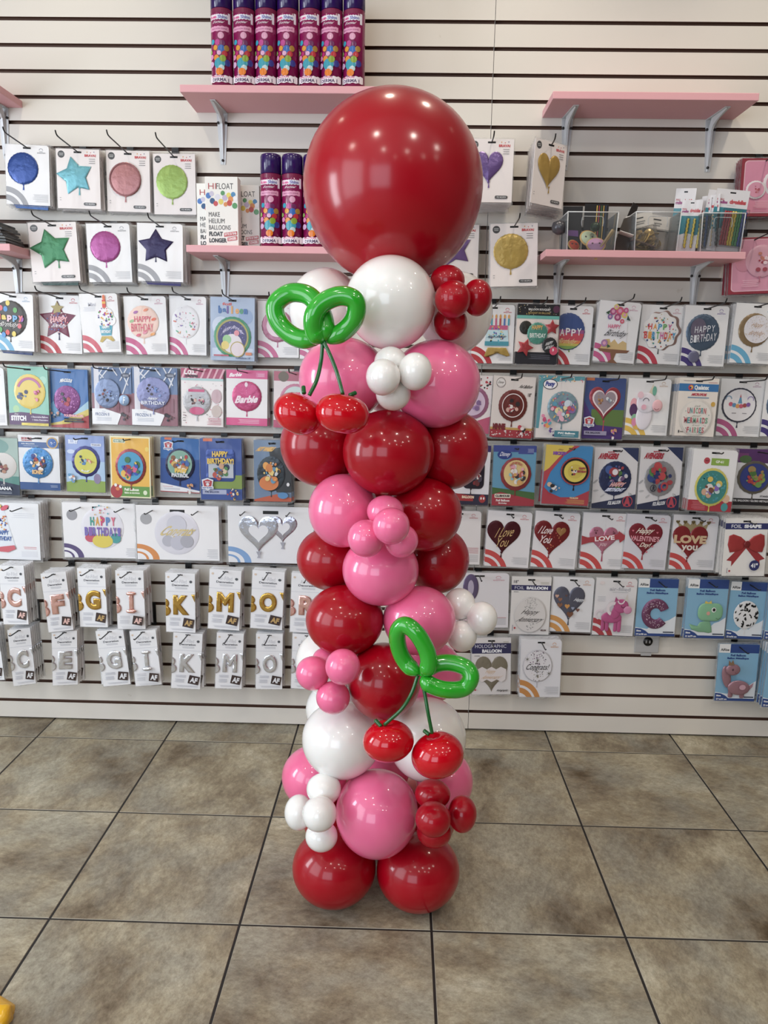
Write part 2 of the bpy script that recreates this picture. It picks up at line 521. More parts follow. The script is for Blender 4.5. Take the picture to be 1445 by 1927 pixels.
# cherries made of twisting balloons
def smooth_closed(pts, n=64):
    out = []; N = len(pts)
    for i in range(n):
        t = i * N / n; k = int(t); f = t - k
        p = [Vector(pts[(k + j - 1) % N]) for j in range(4)]
        out.append(.5 * ((2 * p[1]) + (-p[0] + p[2]) * f + (2 * p[0] - 5 * p[1] + 4 * p[2] - p[3]) * f * f + (-p[0] + 3 * p[1] - 3 * p[2] + p[3]) * f ** 3))
    return out
def smooth_open(pts, n=40):
    pts = [Vector(p) for p in pts]
    q = [2 * pts[0] - pts[1]] + pts + [2 * pts[-1] - pts[-2]]
    out = []
    K = len(pts) - 1
    for i in range(n + 1):
        t = min(i * K / n, K - 1e-6); k = int(t); f = t - k
        p = q[k:k + 4]
        out.append(.5 * ((2 * p[1]) + (-p[0] + p[2]) * f + (2 * p[0] - 5 * p[1] + 4 * p[2] - p[3]) * f * f + (-p[0] + 3 * p[1] - 3 * p[2] + p[3]) * f ** 3))
    return out
def leaf(parent, org, pts, rp):
    "open loop: a long balloon bent round, both ends meeting at the knot"
    P = smooth_open([px(u, v, y) - org for u, v, y in pts], 60)
    s = (px(722, 900, -1.1) - Vector(CP)).length / FPX
    n = len(P) - 1
    rads = [rp * s * min(1, (math.sin(math.pi * min(max(i / n, .001), .999)) * 4.2) ** .5) for i in range(n + 1)]
    rads = [max(r, .002) for r in rads]
    mb = MB(); mb.tube(P, 0, GREEN, 22, rads=rads)
    return obj('leaf_loop', mb, parent)
STEM = mat('185a28', 'l')
def stem(parent, org, pts, tail, r=.0039):
    mb = MB()
    mb.tube(smooth_open([px(u, v, y) - org for u, v, y in pts], 24), r, STEM, 10)
    o = obj('stem', mb, parent)
    mb = MB(); mb.tube(smooth_open([px(u, v, y) - org for u, v, y in tail], 8), r * 1.1, STEM, 10)
    obj('stem_end', mb, parent)
def cherry_ball(parent, org, u, v, ru, rv, Y, tilt):
    c, r = fit_ball(u, v, ru, rv, Y, tilt)
    n, m = 48, 30
    vs = []
    for i in range(m + 1):
        t = math.pi * i / m
        z = math.cos(t); q = math.sin(t)
        dent = .16 * math.exp(-(q / .28) ** 2)
        z2 = z * (1 - dent) 
        for k in range(n):
            a = 2 * math.pi * k / n
            vs.append((q * math.cos(a), q * math.sin(a), z2))
    mb = MB(); mb.add(vs, BF, CHERRY, True)
    o = obj('cherry', mb, parent); o.location = c - org; o.scale = r; o.rotation_euler = (0, tilt, 0)
def cherries(label, base):
    e = bpy.data.objects.new('cherry_pair', None); COL.objects.link(e); e.parent = tower
    e.location = px(*base) - tower.location; e['label'] = label
    return e, px(*base)
e, o = cherries('pair of balloon cherries with two bright green leaf loops, upper', (608, 645, -1.12))
leaf(e, o, [(606, 640, -1.12), (560, 636, -1.10), (527, 610, -1.09), (518, 575, -1.09), (545, 552, -1.09), (580, 556, -1.10), (602, 582, -1.11), (612, 612, -1.12), (608, 642, -1.13)], 17.3)
leaf(e, o, [(608, 645, -1.13), (592, 625, -1.13), (590, 595, -1.14), (608, 570, -1.14), (640, 557, -1.14), (668, 566, -1.14), (668, 596, -1.13), (648, 622, -1.12), (612, 644, -1.12)], 17.3)
stem(e, o, [(607, 645, -1.13), (604, 680, -1.13), (596, 715, -1.14), (582, 744, -1.15)], [(571, 728, -1.14), (572, 740, -1.15)])
stem(e, o, [(609, 643, -1.13), (624, 675, -1.14), (636, 708, -1.15), (645, 742, -1.16)], [(669, 739, -1.15), (658, 744, -1.16)])
cherry_ball(e, o, 560, 778, 47, 38.5, -1.14, math.radians(27))
cherry_ball(e, o, 644.5, 778, 51.5, 39.5, -1.17, math.radians(10))
e, o = cherries('pair of balloon cherries with two bright green leaf loops, lower', (789, 1270, -1.13))
leaf(e, o, [(789, 1268, -1.13), (766, 1250, -1.11), (751, 1222, -1.11), (748, 1190, -1.12), (762, 1176, -1.13), (784, 1192, -1.14), (803, 1225, -1.14), (806, 1252, -1.14), (794, 1270, -1.14)], 16.5)
leaf(e, o, [(790, 1272, -1.13), (815, 1252, -1.11), (845, 1247, -1.11), (876, 1256, -1.12), (886, 1275, -1.13), (872, 1295, -1.13), (840, 1298, -1.14), (812, 1290, -1.14), (791, 1276, -1.14)], 16.5)
stem(e, o, [(786, 1271, -1.13), (774, 1305, -1.14), (755, 1335, -1.15), (723, 1364, -1.15)], [(706, 1355, -1.14), (717, 1367, -1.15)])
stem(e, o, [(793, 1276, -1.14), (800, 1310, -1.15), (806, 1345, -1.16), (813, 1380, -1.16)], [(798, 1375, -1.15), (807, 1382, -1.16)])
cherry_ball(e, o, 730.5, 1394.5, 48.5, 41, -1.14, math.radians(-6))
cherry_ball(e, o, 823, 1421, 50, 45, -1.15, math.radians(-16))
# ------------------------------------------------------------------ printed packets
FC = bpy.data.curves.new('txt', 'FONT')
FO = bpy.data.objects.new('txt', FC)
COL.objects.link(FO)
TCACHE = {}
def text_mesh(s, bold=0.0, puff=0.0):
    k = (s, bold, puff)
    if k not in TCACHE:
        FC.body = s; FC.size = 1; FC.offset = bold; FC.bevel_depth = puff; FC.bevel_resolution = 3; FC.resolution_u = 3 if not puff else 6
        FC.extrude = 0; FC.fill_mode = 'FRONT' if puff else 'BOTH'
        bpy.context.view_layer.update()
        dg = bpy.context.evaluated_depsgraph_get()
        me = bpy.data.meshes.new_from_object(FO.evaluated_get(dg))
        v = np.array([tuple(x.co) for x in me.vertices]).reshape(-1, 3)
        TCACHE[k] = (v, [tuple(p.vertices) for p in me.polygons])
        bpy.data.meshes.remove(me)
    return TCACHE[k]
class G:
    """drawing surface in card units: x 0..100 left to right, y 0..H top to bottom; each call prints one layer higher"""
    def __init__(s, H):
        s.H = H; s.mb = {'card': MB(), 'pic': MB()}; s.t = 'card'; s.z = 0.0; s.ys = 7; s.kind = 'p'; s.dz = .16
        s.parts = []
    def mat(s, c):
        return mat(c[1:], 'f') if c[0] == '*' else mat(c[1:], 's') if c[0] == '!' else mat(c, s.kind)
    def poly(s, pts, c):
        s.z += s.dz
        s.mb[s.t].add([(x, -s.z, -y) for x, y in pts], [tuple(range(len(pts)))[::-1]], s.mat(c))
    def many(s, polys, c):
        s.z += s.dz
        for pts in polys:
            s.mb[s.t].add([(x, -s.z, -y) for x, y in pts], [tuple(range(len(pts)))[::-1]], s.mat(c))
    def R(s, x0, y0, x1, y1, c):
        s.poly([(x0, y0), (x1, y0), (x1, y1), (x0, y1)], c)
    def C(s, x, y, r, c, ry=None, n=28, rot=0):
        s.poly(ell(x, y, r, ry or r, n, rot), c)
    def ring(s, x, y, r0, r1, c, a0=0, a1=360, n=36):
        s.z += s.dz
        vs = []; fs = []
        for i in range(n + 1):
            a = math.radians(a0 + (a1 - a0) * i / n)
            for r in (r0, r1):
                vs.append((x + r * math.cos(a), -s.z, -(y - r * math.sin(a))))
        for i in range(n):
            fs.append((2 * i, 2 * i + 1, 2 * i + 3, 2 * i + 2))
        s.mb[s.t].add(vs, fs, s.mat(c))
    def T(s, t, x0, y0, x1, y1, c, b=.02, sh=0, cv=0, rot=0, puff=0, clip=None):
        v, f = text_mesh(t, b, puff)
        if not len(v): return
        s.z += s.dz
        mn, mx = v.min(0), v.max(0)
        u = (v - mn) / np.maximum(mx - mn, 1e-6)
        if sh:
            u[:, 0] = u[:, 0] + sh * (u[:, 1] - .5)
            u[:, 0] = (u[:, 0] - u[:, 0].min()) / (u[:, 0].max() - u[:, 0].min())
        X = x0 + u[:, 0] * (x1 - x0)
        Y = y1 - u[:, 1] * (y1 - y0)
        Y = Y + cv * (2 * u[:, 0] - 1) ** 2
        if rot:
            cx, cy = (x0 + x1) / 2, (y0 + y1) / 2
            a = math.radians(rot)
            X, Y = cx + (X - cx) * math.cos(a) - (Y - cy) * math.sin(a), cy + (X - cx) * math.sin(a) + (Y - cy) * math.cos(a)
        dep = (v[:, 2] - v[:, 2].min()) / max(1e-6, v[:, 2].max() - v[:, 2].min()) * (3.0 if puff else 0)
        vs = [(X[i], -s.z - dep[i], -Y[i]) for i in range(len(v))]
        f = [q[::-1] for q in f] if (x1 - x0) * (y1 - y0) < 0 else f
        if clip:
            bm = bmesh.new()
            bv = [bm.verts.new(q) for q in vs]
            for q in f:
                try: bm.faces.new([bv[i] for i in q])
                except ValueError: pass
            for co, no in (((clip[0], 0, 0), (-1, 0, 0)), ((clip[1], 0, 0), (1, 0, 0))):
                bmesh.ops.bisect_plane(bm, geom=bm.verts[:] + bm.edges[:] + bm.faces[:], plane_co=co, plane_no=no, clear_outer=True)
            bm.verts.index_update()
            vs = [tuple(q.co) for q in bm.verts]; f = [tuple(q.index for q in p.verts) for p in bm.faces]
            bm.free()
        s.mb[s.t].add(vs, f, s.mat(c), bool(puff))
        if puff: s.z += .2
    def puff(s, pts, c, h=2.2, cx=None, cy=None, steps=(1, .95, .85, .65, .35)):
        s.z += s.dz
        n = len(pts)
        if cx is None: cx = sum(p[0] for p in pts) / n
        if cy is None: cy = sum(p[1] for p in pts) / n
        vs = []; fs = []
        for k in steps:
            vs += [(cx + (x - cx) * k, -s.z - h * math.sqrt(max(0, 1 - k * k)), -(cy + (y - cy) * k)) for x, y in pts]
        for j in range(len(steps) - 1):
            fs += [(j * n + i, (j + 1) * n + i, (j + 1) * n + (i + 1) % n, j * n + (i + 1) % n) for i in range(n)]
        vs.append((cx, -s.z - h, -cy)); o = len(vs) - 1; b = (len(steps) - 1) * n
        fs += [(b + i, o, b + (i + 1) % n) for i in range(n)]
        s.mb[s.t].add(vs, fs, s.mat(c), True)
        s.z += h + .05
    def heart(s, x, y, w, h, c, ph=0):
        (s.puff(heart(x, y, w, h), c, ph, x, y) if ph else s.poly(heart(x, y, w, h), c))
    def star(s, x, y, R, c, r=.5, n=5, rot=0, ph=0):
        p = star(x, y, R, R * r, n, rot)
        s.puff(p, c, ph) if ph else s.poly(p, c)
    def dots(s, x, y, r, cols, n, size, seed=1, box=None, shape='c'):
        rd = random.Random(seed)
        L = {c: [] for c in cols}
        for i in range(n):
            a = rd.random() * 6.283; q = r * math.sqrt(rd.random())
            X, Y = (x + q * math.cos(a), y + q * math.sin(a)) if not box else (box[0] + rd.random() * (box[2] - box[0]), box[1] + rd.random() * (box[3] - box[1]))
            z = size * (.6 + .8 * rd.random())
            L[cols[i % len(cols)]].append(ell(X, Y, z, z * (1 if shape == 'c' else .35), 8, rd.random() * 180) if shape != 's' else star(X, Y, z, z * .4, 5, rd.random() * 360))
        for c in cols: s.many(L[c], c)
    def lines(s, x0, x1, y, n, c='b9b9bd', dy=2.6, hh=.9, seed=3):
        rd = random.Random(seed)
        s.many([[(x0 + rd.random() * .35 * (x1 - x0), y + i * dy), (x1, y + i * dy), (x1, y + i * dy + hh), (x0 + rd.random() * .3 * (x1 - x0), y + i * dy + hh)] for i in range(n)], c)
def ell(x, y, rx, ry, n=28, rot=0):
    a0 = math.radians(rot); c, s = math.cos(a0), math.sin(a0)
    return [(x + rx * math.cos(t) * c - ry * math.sin(t) * s, y + rx * math.cos(t) * s + ry * math.sin(t) * c) for t in (-2 * math.pi * i / n for i in range(n))]
def heart(x, y, w, h, n=40):
    P = []
    for i in range(n):
        t = 2 * math.pi * i / n
        X = 16 * math.sin(t) ** 3
        Y = 13 * math.cos(t) - 5 * math.cos(2 * t) - 2 * math.cos(3 * t) - math.cos(4 * t)
        P.append((x + X / 32 * w, y - (Y + 2.5) / 29 * h))
    return P[::-1]
def star(x, y, R, r, n=5, rot=0):
    a0 = math.radians(rot)
    return [(x + q * math.sin(t), y - q * math.cos(t)) for q, t in ((R if i % 2 == 0 else r, a0 - math.pi * i / n) for i in range(2 * n))]
def scal(x, y, r, lobes=24, amp=.02, ry=None, n=72):
    return [(x + r * (1 + amp * math.cos(lobes * t)) * math.cos(t), y + (ry or r) * (1 + amp * math.cos(lobes * t)) * math.sin(t)) for t in (-2 * math.pi * i / n for i in range(n))]
# ---- recurring card layouts
def tailp(g, x, y, c, l=14):
    g.poly([(x - 3, y), (x + 3, y), (x + .8, y + 5), (x + 2, y + l), (x - 2, y + l), (x - .8, y + 5)], c)
def bal(g, x, y, r, c, ph=3, tail=1, ry=None, lobes=26):
    g.t = 'pic'
    if tail: tailp(g, x, y + (ry or r) - 1.5, c)
    g.puff(scal(x, y, r, lobes, .012, ry), c, ph)
def arcs(g, c, H=None):
    H = H or g.H
    for r0, r1 in ((45, 57), (27, 39)):
        cx, cy = -4, H + 17
        a0 = math.degrees(math.asin(min(1, 17 / r1))); pts = []
        n = 16
        def P(r, rev):
            b0 = math.asin(17 / r); b1 = math.acos(4 / r)
            q = [(cx + r * math.cos(b0 + (b1 - b0) * i / n), cy - r * math.sin(b0 + (b1 - b0) * i / n)) for i in range(n + 1)]
            return q[::-1] if rev else q
        g.poly((P(r1, 0) + P(r0, 1)), c)
def ana(g, arc, logo=None, body='f0eff0', lines=1):
    "white card with two quarter rings in the bottom left corner"
    g.base(body, round_tr=1)
    arcs(g, arc)
    c = logo or arc
    g.ring(82, 11, 3.4, 4.6, c, 0, 180); g.R(78, 13, 86, 14, c)
    g.T('anagram', 73, 15.5, 92, 18.8, c)
    if lines: g.lines(58, 96, g.H - 24, 7)
def brava(g):
    g.base('efe6e4')
    g.C(12, 12, 8, '4a4a4c'); g.R(7, 9.6, 17, 10.9, 'c9c9c9'); g.R(7.5, 13, 16.5, 14.2, 'c9c9c9')
    g.T('BRAVA!', 66, 11, 92, 16.5, 'd2303c', .04)
    g.C(72, 6.5, 1.2, 'e8a030'); g.C(80, 7.5, 1, 'd2303c'); g.C(88, 6, 1, '444488')
    g.lines(74, 90, 21, 3, '77777a', 4.6, 1.1); g.lines(5, 9, g.H - 24, 2, '88888a', 5, 1)
    g.poly([(x, y) for x, y in rrect(61, g.H - 14, 90, g.H - 7.5, 3)], '3d3d40'); g.T('1 PC/1 MCX/PCX', 64, g.H - 12.4, 87, g.H - 9.2, 'e0e0e0')
def rrect(x0, y0, x1, y1, r, n=5):
    P = []
    for cx, cy, a in ((x1 - r, y0 + r, 0), (x0 + r, y0 + r, 90), (x0 + r, y1 - r, 180), (x1 - r, y1 - r, 270)):
        for i in range(n + 1):
            t = math.radians(a + 90 * i / n)
            P.append((cx + r * math.cos(t), cy - r * math.sin(t)))
    return P
def airise(g, size):
    H = g.H
    g.base('7fb9dc')
    g.poly([(0, H - 20), (30, H - 16), (45, H - 27), (60, H - 22), (72, H - 34), (84, H - 38), (100, H - 48), (100, H), (0, H)][::-1], 'e6edf4')
    g.R(0, 0, 100, 20, '1f468f'); g.R(0, 0, 28, 20, 'eef0f2'); g.T('AiRise', 4, 10, 25, 16, '26282e', .03)
    g.T('Foil Balloon', 30, 23, 68, 28, '1f468f', .05); g.T('Ballon Métallique', 22, 30, 76, 35.5, '1f468f', .05)
    g.poly([(0, H), (0, H - 18), (14, H - 17), (26, H - 12), (34, H - 6), (36, H)], '1f468f'); g.R(0, H - 6, 100, H, '1f468f')
    g.T('Size', 3, H - 14, 15, H - 10, 'eef0f2', .05); g.T(size, 3, H - 6, 30, H - 2, 'eef0f2', .05)
    g.R(70, H - 11, 97, H - 8.4, '2b3550')
def _base(g, c, round_tr=0, slot=1):
    """card blank with a hang slot"""
    H = g.H; m = g.mat(c); r = 7 if round_tr else 1.2
    out = [(0, 0), (0, H), (100, H)] + [(100 - r + r * math.cos(t), r - r * math.sin(t)) for t in (math.radians(90 * i / 6) for i in range(7))]
    hx0, hx1, hy0, hy1 = 41, 59, g.ys - 2.0, g.ys + 2.0
    hole = [(hx0, hy0), (hx1, hy0), (hx1, hy1), (hx0, hy1)]
    T = geometry.tessellate_polygon([[Vector((x, -y, 0)) for x, y in out], [Vector((x, -y, 0)) for x, y in hole]])
    P = out + hole; n = len(out); th = 2.0
    vs = [(x, 0, -y) for x, y in P] + [(x, th, -y) for x, y in P]; N = len(P)
    fs = []
    for t in T:
        a, b, c2 = [Vector((P[i][0], 0, -P[i][1])) for i in t]
        nrm = (b - a).cross(c2 - a)
        t = tuple(t) if nrm.y < 0 else tuple(t)[::-1]
        fs.append(t); fs.append(tuple(i + N for i in t[::-1]))
    for k in range(n):
        j = (k + 1) % n; fs.append((k, j, j + N, k + N))
    for k in range(4):
        a, b = n + k, n + (k + 1) % 4; fs.append((b, a, a + N, b + N))
    g.mb['card'].add(vs, fs, m)
    g.mb['card'].add([(x, th * .6, -y) for x, y in hole], [(3, 2, 1, 0)], mat('17171a', 'b'))  # black sheet inside the slot stands in for the darkness seen through it
    g.mb['card'].add([(x, th * .62, -y) for x, y in hole], [(0, 1, 2, 3)], mat('17171a', 'b'))
G.base = _base
# ------------------------------------------------------------------ packet artwork
HB = ('e23b3b', 'f2a32c', '3aa2d8', '5fb55a', 'd35aa4')
def d_blue(g):
    ana(g, '9c9ca2'); bal(g, 40, 52, 35, '*1d4fa8', 5)
def d_magenta(g):
    ana(g, '9c9ca2'); bal(g, 42, 52, 35, '*b8419a', 5)
def d_pstar(g):
    ana(g, '9c9ca2'); g.t = 'pic'; tailp(g, 40, 74, '2f2352'); g.star(41, 53, 41, '*2e2058', .56, ph=4)
def d_tstar(g):
    brava(g); g.t = 'pic'; tailp(g, 52, 84, '59b8c6', 18); g.star(43, 60, 44, '*5fbccb', .57, rot=-12, ph=4)
def d_rose(g):
    brava(g); bal(g, 43, 62, 37, '*c4797a', 4); g.ring(43, 62, 33.5, 36, '*9c5558')
def d_lime(g):
    brava(g); bal(g, 44, 61, 37, '*9cc23a', 3)
def d_gstar(g):
    brava(g); g.t = 'pic'; tailp(g, 58, 84, '2d8a52', 18); g.star(45, 59, 46, '*2c8f55', .56, rot=-14, ph=4)
def d_pheart(g):
    brava(g); g.t = 'pic'; tailp(g, 46, 88, '6e5096'); g.heart(44, 60, 66, 68, '*7c5aa6', 4)
def d_gheart(g):
    brava(g); g.t = 'pic'; tailp(g, 52, 92, 'b08a20'); g.heart(46, 62, 70, 72, '*cfa324', 4)
def d_pstar2(g):
    brava(g); g.t = 'pic'; g.star(44, 60, 45, '*8a66b0', .56, rot=-14, ph=4)
def d_ground(g):
    brava(g); bal(g, 43, 58, 37, '*d6b02c', 4)
def d_hbdark(g):
    ana(g, '6db7dd', 'a9c4e0'); bal(g, 42, 58, 42, '3b342c', 2)
    for x, y, c in ((38, 22, 'f2d83a'), (20, 34, 'ee5f6e'), (32, 36, '3f97e0'), (56, 38, '55b34f'), (66, 74, 'ee5f6e'), (18, 84, '4fae4a'), (36, 90, 'e8483c'), (26, 96, '3f97e0'), (52, 93, 'f2d83a'), (8, 74, '9a5ab8'), (72, 58, 'a75cc0')):
        g.C(x, y, 5.2, c, 6.4, 14)
    for i, (ch, c) in enumerate(zip('Happy', ('f07a6a', 'f0d24a', 'f2c8d6', '6fb4e8', 'ee6a78'))):
        g.T(ch, 8 + i * 14, 48 + (2 if ch in 'apy' else 0), 20 + i * 14, 61 + (4 if ch in 'py' else 0), c, .06)
    g.T('Birthday', 12, 66, 68, 80, 'f0ece6', .0, .35)
def d_hbstar(g):
    ana(g, 'c22a38', 'd9616c'); g.t = 'pic'; tailp(g, 46, 86, '3a3560', 16)
    g.star(44, 58, 46, '7c2348', .5, ph=2); g.poly(star(44, 30, 16, 8), 'a89442')
    g.dots(44, 60, 26, ('e85a6a', 'f2d8de', '5a68b0'), 70, 1.4, 4)
    g.T('HAPPY', 28, 48, 68, 61, 'f0a8ae', .03); g.T('Birthday', 28, 64, 68, 76, 'ece8f0', 0, .35)
def d_cupcake(g):
    ana(g, 'd8566a', 'c7707c', lines=1); g.lines(6, 40, 30, 4, 'c9ccd8'); g.t = 'pic'; g.T('Mini', 22, 20, 42, 28, 'c3c6d6')
    g.poly([(47, 66), (83, 66), (78, 94), (51, 94)][::-1], '52b4cc'); g.poly([(46, 108), (52, 96), (78, 96), (86, 106), (80, 108), (64, 100), (52, 110)][::-1], '*c9a83a')
    for x, y, r in ((50, 60, 12), (80, 60, 12), (65, 58, 15), (57, 46, 12), (74, 46, 12), (65, 38, 10)): g.C(x, y, r, 'f4f3f6', None, 20)
    g.dots(65, 52, 20, ('d4405a', '4fae4a', '3b3f8a', 'f0b83a', 'a04ab0'), 34, 2.2, 5)
    g.R(60, 14, 69, 32, 'e84a3c'); g.R(60, 18, 69, 23, 'f2b83a'); g.C(65, 9, 3.4, 'f2702c', 6)
    g.T('HAPPY', 55, 72, 76, 79, 'f2f6f8', .05); g.T('BIRTHDAY', 52, 82, 78, 89, 'f2f6f8', .05)
def d_hbpink(g):
    ana(g, 'd0568e', 'dba0b8'); bal(g, 44, 58, 37, 'f2cdbc', 2)
    for x, y, c in ((28, 36, 'b06ab0'), (52, 31, 'f08a62'), (70, 52, 'e8643c'), (18, 56, '9cc48a'), (32, 88, 'e05a78'), (66, 86, 'f0a24a'), (48, 82, 'e88aa0')):
        g.C(x, y, 6, c, 3.2, 12, 340)
    g.T('HAPPY', 24, 45, 64, 58, 'e23f6e', .0); g.T('BIRTHDAY', 16, 62, 68, 80, 'e23f6e', .0)
def d_conf(g):
    ana(g, 'd0568e', 'dba0b8'); g.t = 'pic'; bal(g, 44, 58, 37, 'ecebee', 2)
    g.dots(44, 58, 34, ('e86a7a', '6cc29a', '8a6ab8', 'f0a86a'), 26, 3.6, 8, shape='e'); g.dots(44, 58, 34, ('3a3f52', 'e86a9a'), 26, 1.4, 9, shape='e')
def d_unib(g):
    H = g.H; g.base('a8bcd8'); g.R(4, H - 26, 96, H - 8, 'c6d6ea'); g.C(24, 60, 20, 'c9d6ea'); g.C(80, 40, 16, '8ea8d0')
    g.T('foil', 27, 11, 48, 17, 'd0504a', .04)
    for i, (ch, c) in enumerate(zip('balloon', ('2d6ab0', '2d6ab0', '6a4aa0', 'e8a23a', 'e8a23a', '3a9a6a', '2d6ab0'))):
        x = 18 + i * 9.6; g.T(ch, x, 18 if ch in 'bl' else 23, x + (4 if ch == 'l' else 8.4), 34, c, .08)
    bal(g, 50, 82, 42, '3c9a70', 2, 0)
    g.C(50, 82, 37, 'a8a23a'); g.C(50, 82, 33, '3a3274'); g.dots(50, 80, 30, ('7a6ac0',), 30, 1.2, 3)
    g.C(50, 96, 22, 'e6dce2', 20); g.C(38, 88, 10, '9ad08a'); g.C(34, 100, 9, 'e8d060'); g.C(60, 74, 6, 'e88a9a')
    g.T('Happy Birthday', 24, 58, 78, 67, 'd8d0f0', .02, .2, 16)
    g.C(62, H - 24, 16, 'e6d6da'); g.ring(62, H - 24, 14.5, 16.5, 'b8a23a'); g.R(80, H - 18, 94, H - 12, 'e07a3a')
    g.R(8, H - 12, 42, H - 9, 'c0405a'); g.T('foil balloon 18"', 58, H - 8, 92, H - 3.6, '3a4a7a')
def d_pinkr(g):
    ana(g, 'd0568e', 'dba0b8'); bal(g, 48, 58, 38, '*c87a98', 3); g.C(48, 58, 26, 'f0dce2')
def d_cake(g):
    ana(g, 'c22a38', 'd9616c'); g.t = 'pic'
    for i, c in enumerate(('3aa8c0', 'd65a8a', 'd0483c', '4f7ac8', '3aa8c0')): g.R(44 + i * 10, 30, 48 + i * 10, 46, c); g.C(46 + i * 10, 26, 2.2, 'e8a23a', 5, 10)
    g.poly([(36, 48), (84, 48), (88, 92), (30, 92)][::-1], 'c2e2ec'); g.R(36, 46, 84, 56, 'd05a8a'); g.R(31, 82, 88, 92, '3a9ab0'); g.dots(58, 66, 20, ('6a4ab0', '3ab0c8', 'e8d04a'), 40, 1.6, 6)
    g.T('Happy Birthday', 34, 68, 84, 76, '2f3a5a', .01, .3)
    g.puff([(30, 116), (38, 96), (82, 96), (92, 114), (84, 116), (66, 104), (54, 104), (38, 118)][::-1], '*d4ac30', 2)
def d_bouquet(g):
    H = g.H; g.base('e9ddd6'); g.R(0, 0, 100, 25, '16171c'); g.dots(0, 0, 0, ('c9a84a', 'e8e4dc'), 30, .7, 4, (2, 2, 98, 24)); g.C(92, 10, 8, '5a2448')
    g.T('BALLOON BOUQUET', 26, 9, 78, 14.5, 'e8e6e2', .03); g.T('BOUQUET DE BALLONS', 26, 17, 78, 22, 'b89a4a', .02)
    g.R(0, 25, 100, 32, '5fb8ac'); g.R(0, H - 26, 100, H, '1b1b26'); g.lines(30, 84, H - 20, 3, '77778a', 4); g.t = 'pic'
    g.puff(scal(22, 52, 15, 20, .02), '*3a3a34', 2); g.puff(scal(50, 64, 24, 20, .02), '*4fae98', 2)
    g.T('HAPPY', 36, 46, 62, 56, 'e8b04a', .03); g.T('BIRTHDAY', 32, 64, 70, 74, 'e6f2ec', .02)
    g.star(84, 50, 18, '*cc3038', .5, ph=2); g.star(22, 96, 21, '*cc3038', .5, rot=20, ph=2); g.puff(scal(80, 90, 18, 20, .02), '1a1a1e', 1.5)
    g.T('HAPPY', 68, 82, 90, 89, 'e6e6e6', .02, .3, rot=-15); g.T('BIRTHDAY', 68, 91, 92, 97, 'e6e6e6', .02, .3, rot=-15)
    g.C(90, H - 30, 9.5, 'd83a62'); g.T('5', 87, H - 35, 91, H - 29, 'fff0f0', .06)
def d_rainbow(g):
    ana(g, 'c22a38', 'd9616c'); g.t = 'pic'; tailp(g, 46, 90, '7aa03a')
    g.puff(scal(40, 58, 42, 26, .012), '35508e', 2)
    for y0, c in ((50, 'a04a86'), (62, 'cc3a50'), (76, 'e07a3a'), (84, 'c9b83a'), (90, '7aa84a')):
        P = [p for p in ell(40, 58, 40, 40, 60) if p[1] >= y0]
        if len(P) > 2: g.poly(P, c)
    for i, ch in enumerate('HAPPY'): g.T(ch, 6 + i * 14, 50 + 2 * (i % 2), 17 + i * 14, 66 + 2 * (i % 2), 'eceaea', .02)
    g.T('Birthday', 12, 74, 66, 88, 'eadf9a', 0, .35)
def d_flower(g):
    ana(g, 'd0568e', 'dba0b8'); g.t = 'pic'
    g.poly([(24, 44), (34, 34), (62, 34), (72, 44), (76, 92), (20, 92)][::-1], 'f0eef2'); g.poly([(14, 104), (20, 84), (34, 82), (38, 90), (46, 82), (56, 92), (66, 84), (76, 88), (78, 104)][::-1], 'd9b876')
    g.poly([(8, 104), (86, 104), (80, 110), (54, 112), (50, 126), (60, 134), (34, 134), (44, 126), (40, 112), (14, 110)][::-1], '8a5a3c')
    for x, y, r, c in ((34, 22, 8, 'c0508a'), (50, 20, 9, 'e0567a'), (46, 34, 8, 'b0407a'), (62, 28, 7, 'e8c84a'), (28, 34, 6, '8a6ab0'), (40, 12, 6, 'e8d06a'), (64, 18, 6, 'd04a8a'), (58, 42, 5, 'e0405a'), (22, 92, 8, 'b07ab0')):
        g.C(x, y, r, c, None, 14); g.C(x, y, r * .5, 'e8a0c0', None, 10)
    g.poly([(16, 26), (26, 20), (24, 30)], '2f5a3c'); g.poly([(70, 28), (78, 40), (68, 38)], '2f4a4c'); g.poly([(30, 94), (38, 98), (30, 102)], '2f5a3c')
    g.T('HAPPY', 26, 50, 56, 59, 'e23f7e', .01); g.T('Birthday', 18, 62, 76, 80, '24222c', .0, .35)
def d_scallop(g):
    ana(g, 'c9304a', 'd9a0b0'); g.t = 'pic'; tailp(g, 48, 92, '6a6a6c', 18)
    g.puff(scal(52, 56, 43, 9, .06), '*b08a80', 2); g.puff(scal(47, 57, 41, 9, .06), 'f2f0ee', 1)
    g.dots(46, 57, 38, ('d0483c', '2f4a8a', 'c9a84a', '3aa0a0'), 60, 1.8, 12)
    for i, (ch, c) in enumerate(zip('HAPPY', HB)): g.T(ch, 18 + i * 11.5, 42, 27 + i * 11.5, 55, c, .03)
    for i, (ch, c) in enumerate(zip('BIRTHDAY', HB * 2)): g.T(ch, 10 + i * 9.4, 60, 17.5 + i * 9.4, 76, c, .03)
def d_holo(g):
    ana(g, '4a3a86', '9a86c0'); bal(g, 44, 58, 38, '*5d7692', 4, ry=40); g.puff(scal(28, 112, 13, 20, .02), '*8a8ab0', 2)
    g.C(32, 52, 18, '*8a7f9a', 24)
    for i, ch in enumerate('HAPPY'): g.T(ch, 24 + i * 9.4, 46 - i, 31.5 + i * 9.4, 60 - i, 'eceef4', .0)
    for i, ch in enumerate('BIRTHDAY'): g.T(ch, 16 + i * 7.4, 66 - i, 22 + i * 7.4, 82 - i, 'eceef4', .0)
